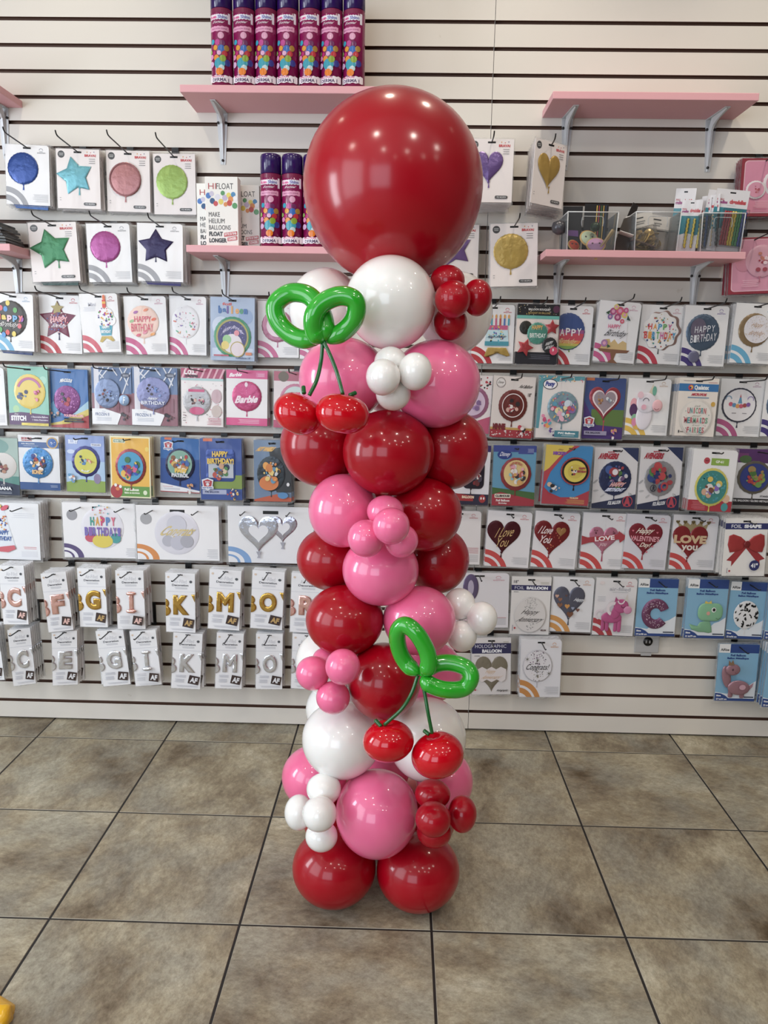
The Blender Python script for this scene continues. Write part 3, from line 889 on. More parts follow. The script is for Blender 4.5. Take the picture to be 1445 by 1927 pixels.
def d_goldhb(g):
    ana(g, '5fb4dc', '9ac0dc'); bal(g, 48, 58, 37, '*a98a5c', 3); g.C(54, 56, 31, 'e8e4ea'); g.dots(54, 56, 29, ('c9b8c0', 'd8c8b0'), 90, .9, 3)
    g.T('Happy', 38, 42, 68, 54, 'c9a07a', 0, .35); g.T('Birthday', 34, 60, 72, 72, 'c9a07a', 0, .35)
def abstract(g, x, y, r, cols, n=16, seed=1):
    "soft abstract colour patches filling a round balloon"
    rd = random.Random(seed)
    n = int(n * 1.6)
    for i in range(n):
        a = rd.random() * 6.283; q = r * .8 * math.sqrt(rd.random()); z = r * (.08 + .2 * rd.random() ** 2 + .1 * (i < n / 3))
        g.C(x + q * math.cos(a), y + q * math.sin(a), z, cols[i % len(cols)], z * (.6 + .5 * rd.random()), 14, rd.random() * 180)
def d_mint(g):
    H = g.H; g.base('86c8b4'); g.C(18, 96, 8, 'a9d69a'); g.C(88, 30, 9, 'a4d8c4'); g.poly([(0, H - 26), (30, H - 29), (60, H - 27), (100, H - 24), (100, H), (0, H)][::-1], '5a3468')
    g.T('Disney', 12, H - 26, 24, H - 22, 'eeeeee', .01, .3); g.T('STITCH', 4, H - 21, 42, H - 9, 'f2f0f6', .07)
    g.T('1 Decorative Balloon', 55, H - 21, 97, H - 17, 'e8e0f0', .03); g.T('1 Globo Decorativo', 58, H - 14, 97, H - 10.5, 'e8e0f0', .03); g.R(30, H - 5, 98, H + 1, '*d8c02c')
    bal(g, 54, 56, 39, 'e6c948', 2); g.ring(54, 56, 26, 29, 'b06ab0', 20, 160); g.ring(54, 56, 29, 32, 'd0648a', 20, 160)
    abstract(g, 36, 62, 15, ('33406e', '4a5a8c', '6a8ab8'), 7, 4); abstract(g, 74, 64, 14, ('d84a8a', 'c04080', 'e88ab0'), 7, 6)
def d_ladyb(g):
    H = g.H; g.base('2f6fb6'); g.C(20, 90, 18, '57a4d8'); g.poly([(60, 100), (100, 70), (100, 110)], '9cc6dc'); g.poly([(0, H), (0, H - 8), (30, H - 14), (100, H - 44), (100, H)][::-1], 'd8c24a'); g.poly([(0, H), (0, H - 4), (50, H - 9), (100, H - 30), (100, H)][::-1], 'b0343c')
    g.T('MIRACULOUS', 30, 21, 62, 29, 'f2f2f4', .05, .1, 2)
    bal(g, 47, 70, 33, '*8c3c86', 2, 0); g.dots(47, 70, 30, ('c06ab8',), 60, 1.3, 4)
    abstract(g, 42, 68, 17, ('a83040', '2a2a3c', 'c04a5a'), 8, 3); abstract(g, 16, H - 34, 16, ('c98a7a', '34343c', 'd8b8a8', '4f7ab0'), 8, 9)
    g.T('FOLIENBALLON', 40, H - 31, 88, H - 25, 'f0a8b4', .06); g.R(40, H - 22, 84, H - 18.5, '1b1b26'); g.R(40, H - 17, 90, H - 13, '1b1b26')
def trees(g):
    H = g.H; g.base('5f7aa6'); g.R(0, 60, 100, H, '94606e'); g.R(6, 0, 18, 110, 'dcdce6')
    for a, b, c, d in ((6, 0, 30, 24), (30, 0, 10, 30), (44, 0, 22, 26), (70, 0, 90, 40), (96, 10, 76, 60), (52, 2, 64, 18), (88, 0, 70, 30)):
        dx, dy = c - a, d - b; L = math.hypot(dx, dy); nx, ny = -dy / L * 1.4, dx / L * 1.4
        g.poly([(a + nx, b + ny), (a - nx, b - ny), (c - nx, d - ny), (c + nx, d + ny)], 'd8dce8')
    g.R(60, 64, 68, H - 30, '8a5262'); g.R(84, 70, 92, H - 30, '8a5262')
    g.C(84, 17, 11, '4c566e', 5.5); g.lines(76, 92, 15.5, 2, 'c9ccd8', 2.6)
    g.poly([(0, H - 36), (30, H - 37), (72, H - 25), (62, H), (0, H)][::-1], 'eef0f4'); g.T('Disney', 24, H - 32, 34, H - 28.6, '8a9ac0', .0, .3); g.T('FROZEN II', 8, H - 27, 42, H - 20, '3a5a9a', .01); g.lines(6, 48, H - 16, 3, 'b0b8cc', 3)
    abstract(g, 82, H - 18, 14, ('33262c', '2e2a3a', '6a4a48'), 7, 5)
def d_frozen(g):
    trees(g); bal(g, 39, 60, 31, '*7f93bc', 2, 0, 34)
    abstract(g, 34, 64, 17, ('2d2430', '3a2a34', '8a3a3c'), 7, 2); abstract(g, 54, 60, 14, ('8aa4d8', 'a8c0e4', '6f86c4'), 6, 8); g.puff(scal(82, 74, 13, 20, .02), '*8aa8cc', 2); g.T('F', 79, 66, 85, 82, 'e6eef6', .04, .2)
def d_frozen2(g):
    trees(g); bal(g, 48, 58, 36, '*8a8ec0', 2)
    abstract(g, 40, 50, 15, ('2d2430', '3a2a34'), 6, 2); abstract(g, 62, 52, 14, ('6a8ad0', '8aa4dc'), 6, 8)
    g.T('happy', 36, 66, 60, 74, 'e8ecf8', .02, .3); g.T('BIRTHDAY', 22, 76, 74, 84, 'e8ecf8', .02)
def d_lol(g):
    H = g.H; g.base('efe9e8'); g.R(0, 0, 100, 22, 'b53a66')
    for i in range(7): g.poly([(i * 15, 22), (i * 15 + 5, 22), (i * 15 + 15, 0), (i * 15 + 10, 0)], 'e8a8b8')
    g.R(0, 22, 100, 27, 'a9d0d0'); g.T('L.O.L.', 8, 4, 36, 14, 'f4ecee', .07); g.T('SURPRISE!', 10, 15, 40, 20, '2a2a2e', .05); g.dots(0, 0, 0, ('d0406a', '4a4a4c', 'e88aa8'), 70, .9, 6, (3, 32, 97, H - 6))
    g.C(84, 62, 12, 'c9a8b0', 16); g.C(84, 96, 12, 'c9b8b0', 14)
    bal(g, 38, 74, 33, '*b9b6b8', 2); g.R(18, 47, 56, 53, 'd0407a'); g.poly(ell(38, 96, 18, 9, 20), 'd04a80')
    abstract(g, 27, 72, 13, ('6a3a34', '3a2a2e', 'd8b0a0'), 6, 3); abstract(g, 50, 70, 13, ('2e2026', 'd8b8ac', 'b03a62'), 6, 7)
    g.lines(60, 96, H - 20, 5, 'c85a7c', 3.4, 1.1); g.lines(4, 12, H - 32, 4, '5a4a4e', 6, 1.2)
def d_bpink(g):
    H = g.H; g.base('ece9ea'); g.R(0, 0, 100, 20, 'e0428a'); g.T('Barbie', 6, 7, 38, 16, 'fbeef4', .05, .15, rot=-4); g.poly(rrect(72, 5, 94, 16, 2), 'e86aa4'); g.lines(74, 92, 8, 3, 'f4c0d8', 2.6)
    g.R(0, H - 18, 100, H, 'e0428a'); g.lines(24, 80, H - 14, 3, 'f4c8dc', 3.6, 1.2)
    bal(g, 50, 62, 36, '*d83a80', 3); g.dots(50, 46, 16, ('f0a0c4',), 16, .7, 3); g.poly(ell(49, 34, 4, 6, 8), 'f6dce8')
    g.T('Barbie', 20, 60, 78, 78, 'f6dfe9', .05, .15, rot=-3)
def d_pinkm(g):
    H = g.H; g.base('e9dcdc'); g.R(0, 0, 100, 22, 'b8506a'); g.C(22, 12, 12, '6a5a44'); g.R(0, H - 18, 100, H, 'c04a72'); bal(g, 50, 64, 36, 'd07a9a', 2); g.C(50, 62, 28, 'c8dcd8'); g.heart(56, 52, 10, 10, 'd83a52')
def d_minp(g):
    H = g.H; g.base('ece4e6'); g.dots(0, 0, 0, ('c02a42', '3a3a3c'), 22, 2.2, 6, (50, 4, 98, 30)); g.poly([(20, H - 10), (100, H - 40), (100, H), (20, H)][::-1], 'c8527a'); bal(g, 56, 62, 38, '*c878a8', 2); g.C(56, 62, 30, 'd8c0dc'); abstract(g, 60, 62, 20, ('b08ac0', 'e0b8d0', '8a6aa0'), 8, 3)
def d_mouse(g):
    H = g.H; g.base('e3dad6'); g.R(0, H - 22, 100, H - 16, 'c9a04a'); g.R(0, H - 17, 100, H, 'a82436'); g.dots(0, 0, 0, ('f0e6e6',), 46, 1.2, 6, (2, H - 15, 98, H - 2))
    g.C(18, 14, 11, 'e9e4e2', 7); g.ring(18, 14, 10, 10.8, '3a3436'); g.T('Disney', 10, 10.5, 26, 17.5, '3a3436', 0, .3)
    g.T('Foil Balloon', 60, 17, 94, 24, '2a2628', .02, .25); g.T('18"', 84, 34, 92, 42, '3a3436', .02); g.T('MINNIE', 6, H - 30, 36, H - 17, '7a1626', .08)
    bal(g, 50, 62, 34, '*8c3a34', 3); g.ring(50, 62, 24, 26, 'e9dcdc'); abstract(g, 50, 64, 17, ('b03444', 'd8a89c', 'e6dcd8', '2a2024'), 10, 4)
    abstract(g, 78, H - 16, 16, ('c22a44', 'e8dcdc', '2a2024'), 8, 5)
def d_pony(g):
    H = g.H; g.base('e4dedc'); g.poly([(0, 0), (100, 0), (100, 8), (60, 10), (10, 16), (9, 60), (6, H - 20), (0, H - 20)][::-1], '4f9aa8'); g.dots(0, 0, 0, ('e8b84a', 'd8607a', '6ab0c8', 'e6dcd0'), 40, 2.2, 5, (2, 1, 98, 11), 'e')
    g.C(25, 18, 16, '2c2a3e', 11); g.C(25, 18, 14.5, 'f2f0f4', 9.5); g.T('Pony', 14, 12, 36, 25, '3a4a9a', .07, .1)
    bal(g, 56, 66, 34, '*8fb6c6', 2); g.dots(56, 66, 30, ('d8607a', 'e8c04a', '4f8ac0', '8a5aa8', 'f0b8c8'), 40, 3.2, 5, shape='e'); abstract(g, 56, 66, 30, ('c84a62', 'e8d8a0', '4f9ab8', '8a6aa8', 'ecb0c4', 'c9d8e6'), 16, 12)
    abstract(g, 18, H - 36, 16, ('d84a80', '4fa8c0', 'e88ab0', 'e8a04a'), 9, 3); abstract(g, 38, H - 16, 12, ('6a4a9a', '3a2f6a'), 6, 8)
    g.R(40, H - 17, 94, H - 3, '3a8496'); g.T('PVC Balloon', 48, H - 14, 86, H - 9.6, 'eef4f4', .06); g.lines(52, 84, H - 7, 1, 'cfe0e4')
def shield(g, x, y, s):
    g.poly([(x - s, y - .7 * s), (x, y - s), (x + s, y - .7 * s), (x + .8 * s, y + .5 * s), (x, y + s), (x - .8 * s, y + .5 * s)][::-1], 'd8dde6')
    g.poly([(x - .8 * s, y - .5 * s), (x, y - .8 * s), (x + .8 * s, y - .5 * s), (x + .6 * s, y + .4 * s), (x, y + .8 * s), (x - .6 * s, y + .4 * s)][::-1], 'b8303c')
    g.C(x, y, .28 * s, 'd8dde6', .24 * s, 12)
    for k in (-1, 0, 1): g.C(x + k * .27 * s, y - .38 * s, .11 * s, 'd8dde6', None, 8)
    g.R(x - s, y + .32 * s, x + s, y + .72 * s, 'e8ecf2'); g.T('PAW PATROL', x - .9 * s, y + .4 * s, x + .9 * s, y + .64 * s, '2a4a9a', .06)
def d_pawh(g):
    H = g.H; g.base('39508c'); g.R(20, 68, 100, H - 26, '5a7a34'); g.poly([(0, 50), (34, H - 30), (100, H - 26), (100, H), (0, H)][::-1], '4a2f7a'); g.R(2, 0, 22, 6, 'c86a3a')
    g.t = 'pic'; tailp(g, 52, 92, 'b83a50', 30); g.heart(50, 56, 78, 74, '*b8384c', 2.5); g.heart(50, 55, 62, 58, 'ecd8dc'); g.heart(50, 54, 54, 50, '9a8a94'); abstract(g, 36, 48, 12, ('c08a4a', '8a5a3a'), 6, 3); abstract(g, 62, 50, 12, ('d8dde0', '8a96a8'), 6, 5)
    shield(g, 15, H - 36, 13); g.R(4, H - 17, 60, H - 8, '9a94b4'); g.T('FOIL BALLOON', 8, H - 15, 44, H - 11, '2a2440', .05); abstract(g, 78, H - 12, 13, ('d8a060', 'b84a5a', 'e6e0e6', 'c04ab0'), 9, 6)
def d_uni(g):
    ana(g, 'e8bc2c', 'd8b8a0'); g.t = 'pic'; g.poly([(46, 40), (58, 12), (62, 40)], 'e9dcc0'); g.C(62, 28, 5, '6ab8a0', 11)
    for x, y, rx, ry, c in ((16, 60, 8, 14, 'f0a8b4'), (16, 74, 9, 15, '5a3468'), (20, 92, 7, 9, '8ac49a'), (26, 108, 9, 12, 'e8b83a'), (20, 102, 6, 10, 'e88ab0')): g.C(x, y, rx, c, ry)
    w = 'ece6f0'; g.puff(ell(42, 88, 19, 32, 32, 4), w, 3); g.puff(ell(44, 56, 23, 24, 32), w, 3); g.puff(ell(70, 62, 12, 14, 26), 'efb6bc', 3)
    g.ring(42, 52, 6, 7.4, '2a2438', 0, 180, 10); g.C(38, 66, 6, 'f0b0c4'); g.ring(68, 66, 5, 6, '8a3a4a', 200, 340, 8); g.C(28, 38, 7, 'f0c8d4', 8)
def d_qual(g):
    g.base('efe6dc'); g.R(0, 13, 100, 30, '2a78b8'); g.C(30, 21.5, 6.5, 'd8303c'); g.C(31, 21, 4, 'f2c83a'); g.C(29, 22, 2.4, '2a3a8a'); g.T('Qualatex', 39, 16, 76, 28, 'f6f8fa', .05)
    g.T('MICROFOIL', 32, 34, 72, 40, 'c9304a', .06, .1); g.R(24, 43, 78, 45, '5a8ab0'); g.lines(6, 40, 6, 1, '6a6a7a'); g.lines(70, 96, 9, 1, 'c05a6a'); g.C(90, 58, 5.5, 'd8a82a')
    g.T('1', 8, g.H - 13, 11, g.H - 7, '3a3a3c', .02); g.T('PK', 13, g.H - 11, 22, g.H - 8, '3a3a3c', .02)
    g.t = 'pic'; g.puff(scal(50, 90, 42, 30, .008), 'ded8d0', 1.5); g.C(50, 90, 38, 'ece6de'); g.dots(50, 90, 37, ('c96a7a', '5aa8a0', '6a6a6a'), 30, .9, 8)
    def multi(t, x0, y0, x1, y1):
        n = len(t); w = (x1 - x0) / n
        for i, ch in enumerate(t): g.T(ch, x0 + i * w + (w * .3 if ch == 'I' else 0), y0, x0 + (i + 1) * w - .8 - (w * .25 if ch == 'I' else 0), y1, ('c8485a', '3a9aa0', 'c8485a', '6aa88a')[i % 4], .02)
    g.T('Let us be', 42, 60, 58, 65, '8a8a7a', 0, .3); multi('UNICORN', 26, 67, 74, 80); g.T('dance with', 38, 83, 62, 87, '8a8a7a', 0, .3); multi('MERMAIDS', 20, 89, 80, 102); g.T('fly with', 40, 105, 60, 109, '8a8a7a', 0, .3); multi('FAIRIES', 28, 111, 72, 124)
def d_unir(g):
    ana(g, 'c0568e', 'c79ab8'); bal(g, 46, 60, 40, '*5a5c70', 2); g.C(46, 60, 36.5, 'f0eef2')
    g.poly([(42, 56), (47, 34), (52, 56)], '5aa0c8'); g.poly([(45, 42), (47, 34), (49, 42)], 'd0566a')
    for x, y, c in ((26, 58, 'd85a7a'), (34, 60, '5a9ac8'), (42, 62, 'e8a04a'), (50, 62, 'd85a7a'), (58, 60, 'b0484a'), (66, 58, '8a5ab0')): g.C(x, y, 5, c, None, 10)
    g.ring(20, 46, 6, 7.5, '5a9ac0', 0, 200, 8); g.ring(70, 46, 6, 7.5, '8a6ab8', -20, 180, 8); g.R(30, 78, 40, 79, '4a2f3a'); g.R(54, 78, 64, 79, '4a3a5a')
def d_moana(g):
    H = g.H; g.base('9ab4aa'); g.C(50, 20, 30, '6a9a92', 18); g.C(20, 40, 20, 'd8bca8'); g.R(0, H - 44, 100, H, '4a8a80'); g.poly([(0, H - 26), (50, H - 34), (100, H - 24), (100, H), (0, H)][::-1], '1f2c4a')
    bal(g, 66, 64, 30, 'cfc9c4', 2); abstract(g, 62, 66, 17, ('2a2022', '8a3a3c', 'b08064'), 9, 3); g.T('Disney', 60, H - 25, 70, H - 22, 'e0e4ea', 0, .3); g.T('MOANA', 44, H - 20, 84, H - 12, 'f0f2f6', .05); g.lines(44, 84, H - 8, 2, 'b0b8c8', 3)
def d_hedge(g):
    H = g.H; g.base('dfe0e4'); g.R(0, 16, 100, 30, '2f5c9c'); g.R(0, H - 18, 100, H, '24508f'); g.T('SONIC', 8, 5, 34, 10, 'a8303c', .08); g.T('THE HEDGEHOG', 8, 11, 34, 14, 'a8303c', .06); g.T('FOIL BALLOON', 8, 19, 40, 22, 'dce4f0', .04); g.lines(8, 50, 25, 1, 'b8c8e0')
    g.C(84, 17, 14, 'c9a04a'); g.C(84, 17, 11, '2a68b8'); abstract(g, 84, 17, 8, ('e6e6ea', '2d4f9c'), 5, 2); g.lines(74, 94, H - 12, 2, 'b8c8e0', 3.4)
    bal(g, 47, 66, 37, '*2f86c8', 2); g.dots(47, 60, 34, ('6ab8e8', '3aa0a8'), 40, 1.4, 5); abstract(g, 46, 66, 24, ('2a3f8c', 'e6e0e0', 'b03a3c', '33262c', 'd8a04a'), 14, 3); g.T('SONIC', 34, 82, 60, 93, 'e0b06a', .08)
def d_heel(g):
    H = g.H; g.base('8fa6e0'); g.R(0, 60, 100, H, 'a8c8e8'); g.poly([(0, H - 22), (40, H - 30), (100, H - 26), (100, H), (0, H)][::-1], '8aa83c'); g.C(14, 38, 10, 'c9d6f2', 5); g.R(66, 18, 92, 24, 'e8ecf4'); g.T('STANDARD', 68, 19.4, 90, 22.6, '3a4a8a', .04); g.T('BLUEY', 8, 10, 34, 20, 'dfe8fa', .08)
    g.C(80, 100, 9, '8a7aa0', 12)
    bal(g, 52, 60, 36, '*3b3c86', 2, lobes=16); g.C(52, 60, 29, 'd3cf3c'); abstract(g, 44, 58, 13, ('4a86c0', '2f3f5c', '9ac0dc'), 7, 3); abstract(g, 64, 62, 11, ('d8805a', 'e8c0a0'), 6, 5); g.T('Birthday', 40, 80, 64, 86, 'e8f0f8', .03, .2, -3); abstract(g, 18, H - 36, 15, ('5a9ac8', 'd8906a', 'dfe8f0'), 8, 7)
def d_street(g):
    H = g.H; g.base('eeeac0'); g.R(3, 3, 97, H - 25, 'eeb51c'); g.R(8, 6, 38, 14, 'e8ecd8'); g.R(9.5, 7, 36.5, 13, '3f7a4a'); g.T('SESAME STREET', 11, 8, 35, 12, 'e8ecd8', .04); g.C(92, 26, 5, 'f2d04a')
    g.R(3, H - 25, 97, H - 3, '5f9a3a'); g.T('Foil Balloon', 34, H - 21, 70, H - 15, 'f0f4e4', .05); g.T('Ballon en aluminium', 34, H - 13, 72, H - 9, 'f0f4e4', .04); g.C(86, H - 12, 5, 'dfe8c8'); g.C(14, H - 14, 15, 'b02c36'); g.C(12, H - 27, 3.6, 'f0eee8'); g.C(24, H - 24, 3.6, 'f0eee8'); g.C(17, H - 19, 5, 'e07a3a', 4)
    bal(g, 51, 64, 38, '*a8343c', 3); g.C(51, 64, 32, '3fa0cc'); abstract(g, 51, 68, 26, ('b0303c', 'e8b82c', '6a3a8c', '3f7a4a', 'd85a8a', '2a5ac0'), 18, 4)
def d_paw(g):
    H = g.H; g.base('2468b0'); g.R(0, 50, 100, H, '1d4c98'); g.R(10, 0, 28, 5, 'd86a3a'); g.poly([(0, H - 22), (100, H - 6), (100, H), (0, H)][::-1], 'e6e8ee'); g.R(0, H - 2, 100, H, 'b03a3c'); g.lines(3, 32, H - 14, 1, 'c03a4a'); g.lines(3, 50, H - 10, 2, 'a8a8b8'); g.t = 'card'; shield(g, 20, 20, 12)
    bal(g, 50, 64, 37, '*26244c', 2, ry=39); g.C(50, 62, 31, '7fae9c', 33); abstract(g, 50, 58, 28, ('e6e0e0', 'b8343c', '3f6ab0', 'c98a4a', '8a5a3c', 'd8b04a'), 18, 9); g.T('PAW', 38, 72, 70, 83, 'e8c03a', .08); g.T('PATROL', 30, 84, 74, 94, 'c9ccd8', .08); abstract(g, 78, H - 12, 14, ('d8a060', 'b84a3a', 'e6e0d8', '6a4a3a'), 9, 6)
def d_pawhb(g):
    H = g.H; g.base('2f4f9c'); g.R(30, 78, 100, H - 24, '7f9a3a'); g.R(8, 0, 30, 6, 'd86a3a'); g.R(4, H - 22, 62, H - 12, 'a8b0d0'); g.T('FOIL BALLOON', 10, H - 19, 44, H - 15, '2a3468', .05)
    g.t = 'pic'; g.puff(rrect(14, 22, 84, 92, 10), '*3f5cae', 2); g.R(20, 52, 80, 84, 'b8c0cc'); abstract(g, 50, 68, 22, ('3a7ab8', 'c0483c', '7a5a34', '2a3a5a', 'd8c0a0', '4a8a4a'), 16, 4); g.C(52, 58, 6, 'c99a7a', 7)
    g.T('HAPPY', 30, 26, 68, 38, 'e8c030', .05, 0, 1); g.T('BIRTHDAY!', 18, 41, 82, 53, 'e8c030', .05, 0, 1); shield(g, 18, H - 34, 14); abstract(g, 78, H - 14, 15, ('e6e0d0', '5a4a3a', 'c0483c', 'd8a84a'), 9, 2)
def d_cars(g):
    H = g.H; g.base('6a84a4'); g.poly([(40, 20), (100, 10), (100, H - 20), (60, H - 20)][::-1], '33373c'); g.poly([(0, H - 4), (60, H - 16), (100, H - 8), (100, H), (0, H)][::-1], 'c0522c'); g.T('HOT WHEELS', 4, 14, 60, 24, 'e8b03a', .08, .3)
    bal(g, 46, 72, 38, '*3a444c', 2); g.C(40, 92, 26, 'd8782c', 16); abstract(g, 46, 68, 27, ('e8a03a', 'd8802c', '5a96b8', '2a2a30', 'c9ccd0', 'e8c86a'), 18, 5); g.C(78, H - 14, 14, '4a8ac0', 7); g.C(92, H - 38, 4, 'e6e6ea')
def d_web(g):
    H = g.H; g.base('e2e2ea'); g.R(0, 0, 100, 14, '35246a'); g.R(0, H - 24, 100, H, '2a2844'); g.poly([(0, H - 26), (60, H - 20), (60, H - 8), (0, H - 8)][::-1], 'a8242c'); g.T('BALLOON', 30, H - 20, 62, H - 14, 'f0e0c0', .06); g.C(84, H - 14, 9, 'a8242c'); g.C(81, H - 15, 2, 'f0f0f0', 3); g.C(88, H - 15, 2, 'f0f0f0', 3)
    g.t = 'pic'; g.puff(rrect(30, 34, 86, 96, 12), '*3a3446', 2); abstract(g, 60, 70, 22, ('8a2430', '4a4458', 'd8d0cc', '6a2a30'), 12, 3); tailp(g, 52, 95, '3a2430')
def d_club(g):
    H = g.H; g.base('5a9cc0'); g.R(0, 0, 100, 14, '3a4a9a'); g.R(58, 2, 94, 18, '3f4f9c'); g.lines(78, 94, 7, 3, 'b8c0e0', 3); g.C(26, 20, 17, '28418f', 10); g.T('Disney', 14, 14, 40, 26, 'e8ecf8', .01, .25)
    g.poly([(0, H - 40), (20, H - 38), (60, H - 34), (100, H - 30), (100, H - 14), (0, H - 20)][::-1], '3f6a34'); g.poly([(0, H - 24), (20, H - 30), (60, H - 22), (100, H - 14), (100, H), (0, H)][::-1], 'a8243a')
    g.poly(rrect(6, H - 26, 44, H - 17, 2), 'e6dccc'); g.T('CLUBHOUSE', 8, H - 24, 42, H - 19, '3a2a2c', .06); g.T('Foil Balloon', 10, H - 14, 42, H - 9, 'f0e4e4', .05); g.T('Birthday', 16, H - 7, 36, H - 3, 'f0e4e4', .04)
    bal(g, 54, 62, 36, '*a8343c', 3, lobes=14); g.C(54, 60, 29, 'e2c47a'); abstract(g, 54, 64, 25, ('e6e0dc', '3a3438', 'c05a3c', '8ac0d0', 'e8a0b0', 'd8a04a'), 16, 3); g.T('HAPPY BIRTHDAY', 38, 34, 68, 40, 'b0343c', .03, 0, 6)
def d_mick(g):
    H = g.H; g.base('2a86c4'); g.poly([(0, 0), (60, 0), (30, 26), (10, 52), (0, 60)][::-1], 'd8bc2c'); g.poly([(60, 0), (72, 0), (40, 22), (14, 60), (0, H - 30), (0, 60), (10, 52), (30, 26)][::-1], 'b83444'); g.poly([(0, H - 40), (14, H - 26), (40, H - 16), (70, H - 18), (100, H - 34), (100, H), (0, H)][::-1], 'b02c40')
    g.T('MICKEY', 16, 14, 46, 22, '8a4ab0', .09); g.T('Disney', 26, 8, 38, 12, '7a2a3c', 0, .3); g.T('FOIL BALLOON', 60, H - 18, 78, H - 14, 'f0d8a0', .04); g.lines(48, 92, H - 12, 4, 'd8a84a', 2.6)
    g.t = 'card'; bal(g, 66, 56, 31, '*3a2c34', 2); g.ring(66, 56, 28.5, 31, 'a8343c'); g.C(66, 56, 24, 'dcc82c'); g.C(66, 56, 16, 'd0b828'); abstract(g, 60, 56, 12, ('33262c', 'e6c8b0', 'e6e6e6', 'a8343c'), 6, 3); g.T('HAPPY', 73, 46, 88, 51, 'a8343c', .08); g.T('BIRTHDAY', 70, 53, 90, 58, 'a8343c', .08)
    abstract(g, 22, H - 36, 17, ('d8b094', '2a2226', 'e6e0e0'), 7, 5)
def aven(g):
    H = g.H; g.base('d8d6da'); g.poly([(62, 0), (100, 0), (100, 30)], '26335e'); g.R(84, 0, 100, 12, '26335e'); g.dots(0, 0, 0, ('b8b8bc', 'a8a8ae'), 14, 5, 4, (4, 60, 96, H - 24), 'e'); g.poly([(0, H - 10), (70, H - 24), (100, H - 32), (100, H), (0, H)][::-1], '232c50')
    g.T('AVENGERS', 8, 12, 56, 25, 'b01f38', .07, .1); g.T('MARVEL', 30, 8, 46, 11, 'b01f38', .06); g.T('FOIL BALLOON', 36, H - 17, 68, H - 9, 'e6e8f0', .04, .1, rot=-6)
    g.ring(82, H - 16, 10, 12, 'b8344c'); g.T('A', 73, H - 27, 90, H - 5, 'b8344c', .06)
def d_aven(g):
    aven(g); bal(g, 50, 66, 37, '*3a4472', 2); abstract(g, 50, 62, 30, ('3a5a9c', 'a83440', '4a7a3c', 'c9c4c8', '6a4a7a', '2a3a6a'), 18, 5); g.C(48, 52, 8, 'e0dce0'); g.ring(48, 52, 6.5, 8, 'a83440'); g.T('HAPPY', 36, 74, 76, 84, 'd8a0a0', .08, .2); g.T('BIRTHDAY', 26, 86, 76, 94, 'c8d0ec', .08, .2)
def d_aven2(g):
    aven(g); bal(g, 50, 66, 37, '*a9a8ae', 2); abstract(g, 50, 64, 32, ('2f4a8c', 'a83440', '4f8a44', '3a3442', 'c03a40', '24306a'), 20, 8); g.ring(60, 82, 5, 9, 'b8303c'); g.ring(34, 86, 6, 7.6, '2a2a3c'); g.T('A', 31, 80, 38, 92, '2a2a3c', .05)
def d_coco(g):
    H = g.H; g.base('efeef0', 1); g.C(32, 24, 7, 'c23a4a'); g.C(30, 24, 1.2, '2a1a1c'); g.C(34, 24, 1.2, '2a1a1c'); g.R(42, 18, 82, 33, '8cb436'); g.T('GP-61', 52, 22, 70, 28, 'eef4e0', .05); g.R(0, H - 23, 100, H, 'b02438'); g.lines(6, 40, H - 19, 6, 'd8808c', 3); g.C(86, H - 28, 8, 'e0b896', 9); g.C(84, H - 10, 8, '3a9a9c', 9)
    bal(g, 49, 80, 38, 'd2c848', 2, ry=41); g.C(49, 80, 34, '2f8a84', 36); g.dots(49, 80, 30, ('4fb0a8', '3a9ab0'), 50, 2, 5); abstract(g, 49, 80, 24, ('e6e0dc', 'd8a888', '7a4a3a', 'e0c040', '8a6ac0', 'c9e0e0'), 14, 4)
def d_turt(g):
    H = g.H; g.base('dfdfe4'); g.R(0, 0, 100, 32, '5a2c6e'); g.R(0, 10, 30, 28, '7a3a78'); g.C(24, 24, 14, '4a6a3c', 9); g.R(0, H - 16, 100, H, '1c1b22'); g.T('FOIL BALLOON / GLOBO METALICO', 4, H - 13, 92, H - 8, 'd8d8dc', .04); g.T('STANDARD', 66, H - 24, 96, H - 20, '3a3a40', .04)
    bal(g, 48, 66, 39, '*7a7468', 2, lobes=18); g.C(48, 66, 33, '2f3f8c'); abstract(g, 48, 66, 26, ('4a7a34', '8aa03c', 'c0683c', 'b8323c', 'a88a4a', '6a9a44'), 20, 3)
def d_partyhat(g):
    ana(g, 'd8566a', 'dba0b8', 'eceef2'); g.R(60, g.H - 14, 96, g.H - 4, 'e2e4ea'); g.lines(62, 94, g.H - 12, 3); g.t = 'pic'
    g.puff([(36, 14), (46, 12), (64, g.H - 18), (50, g.H - 10), (10, g.H - 12)][::-1], 'e6ecf4', 2); g.dots(40, 46, 16, ('d0405a', '3a5ab0', 'e8a83a'), 40, 1.6, 3); g.C(46, 10, 7, 'e0506a', 4); g.C(34, 12, 6, 'e8c44a', 5)
    g.T('HAPPY', 30, 52, 54, 60, '3a6ab8', .03); g.T('BIRTHDAY', 26, 62, 60, 70, '3a6ab8', .03); g.R(26, g.H - 17, 62, g.H - 12, 'd85a6a')
def wide(g, arc, body='f1f0f2'):
    g.base(body); arcs2(g, arc); g.lines(84, 98, g.H - 14, 6, 'c9c9cf', 2)
def arcs2(g, c):
    H = g.H
    for r0, r1 in ((17, 27), (9, 14)):
        n = 14; f = lambda r, rev: [(r * math.cos(math.pi / 2 * i / n), H - r * math.sin(math.pi / 2 * i / n) * .72) for i in range(n + 1)][::-1 if rev else 1]
        g.poly(f(r1, 0) + f(r0 + 2, 1), c)
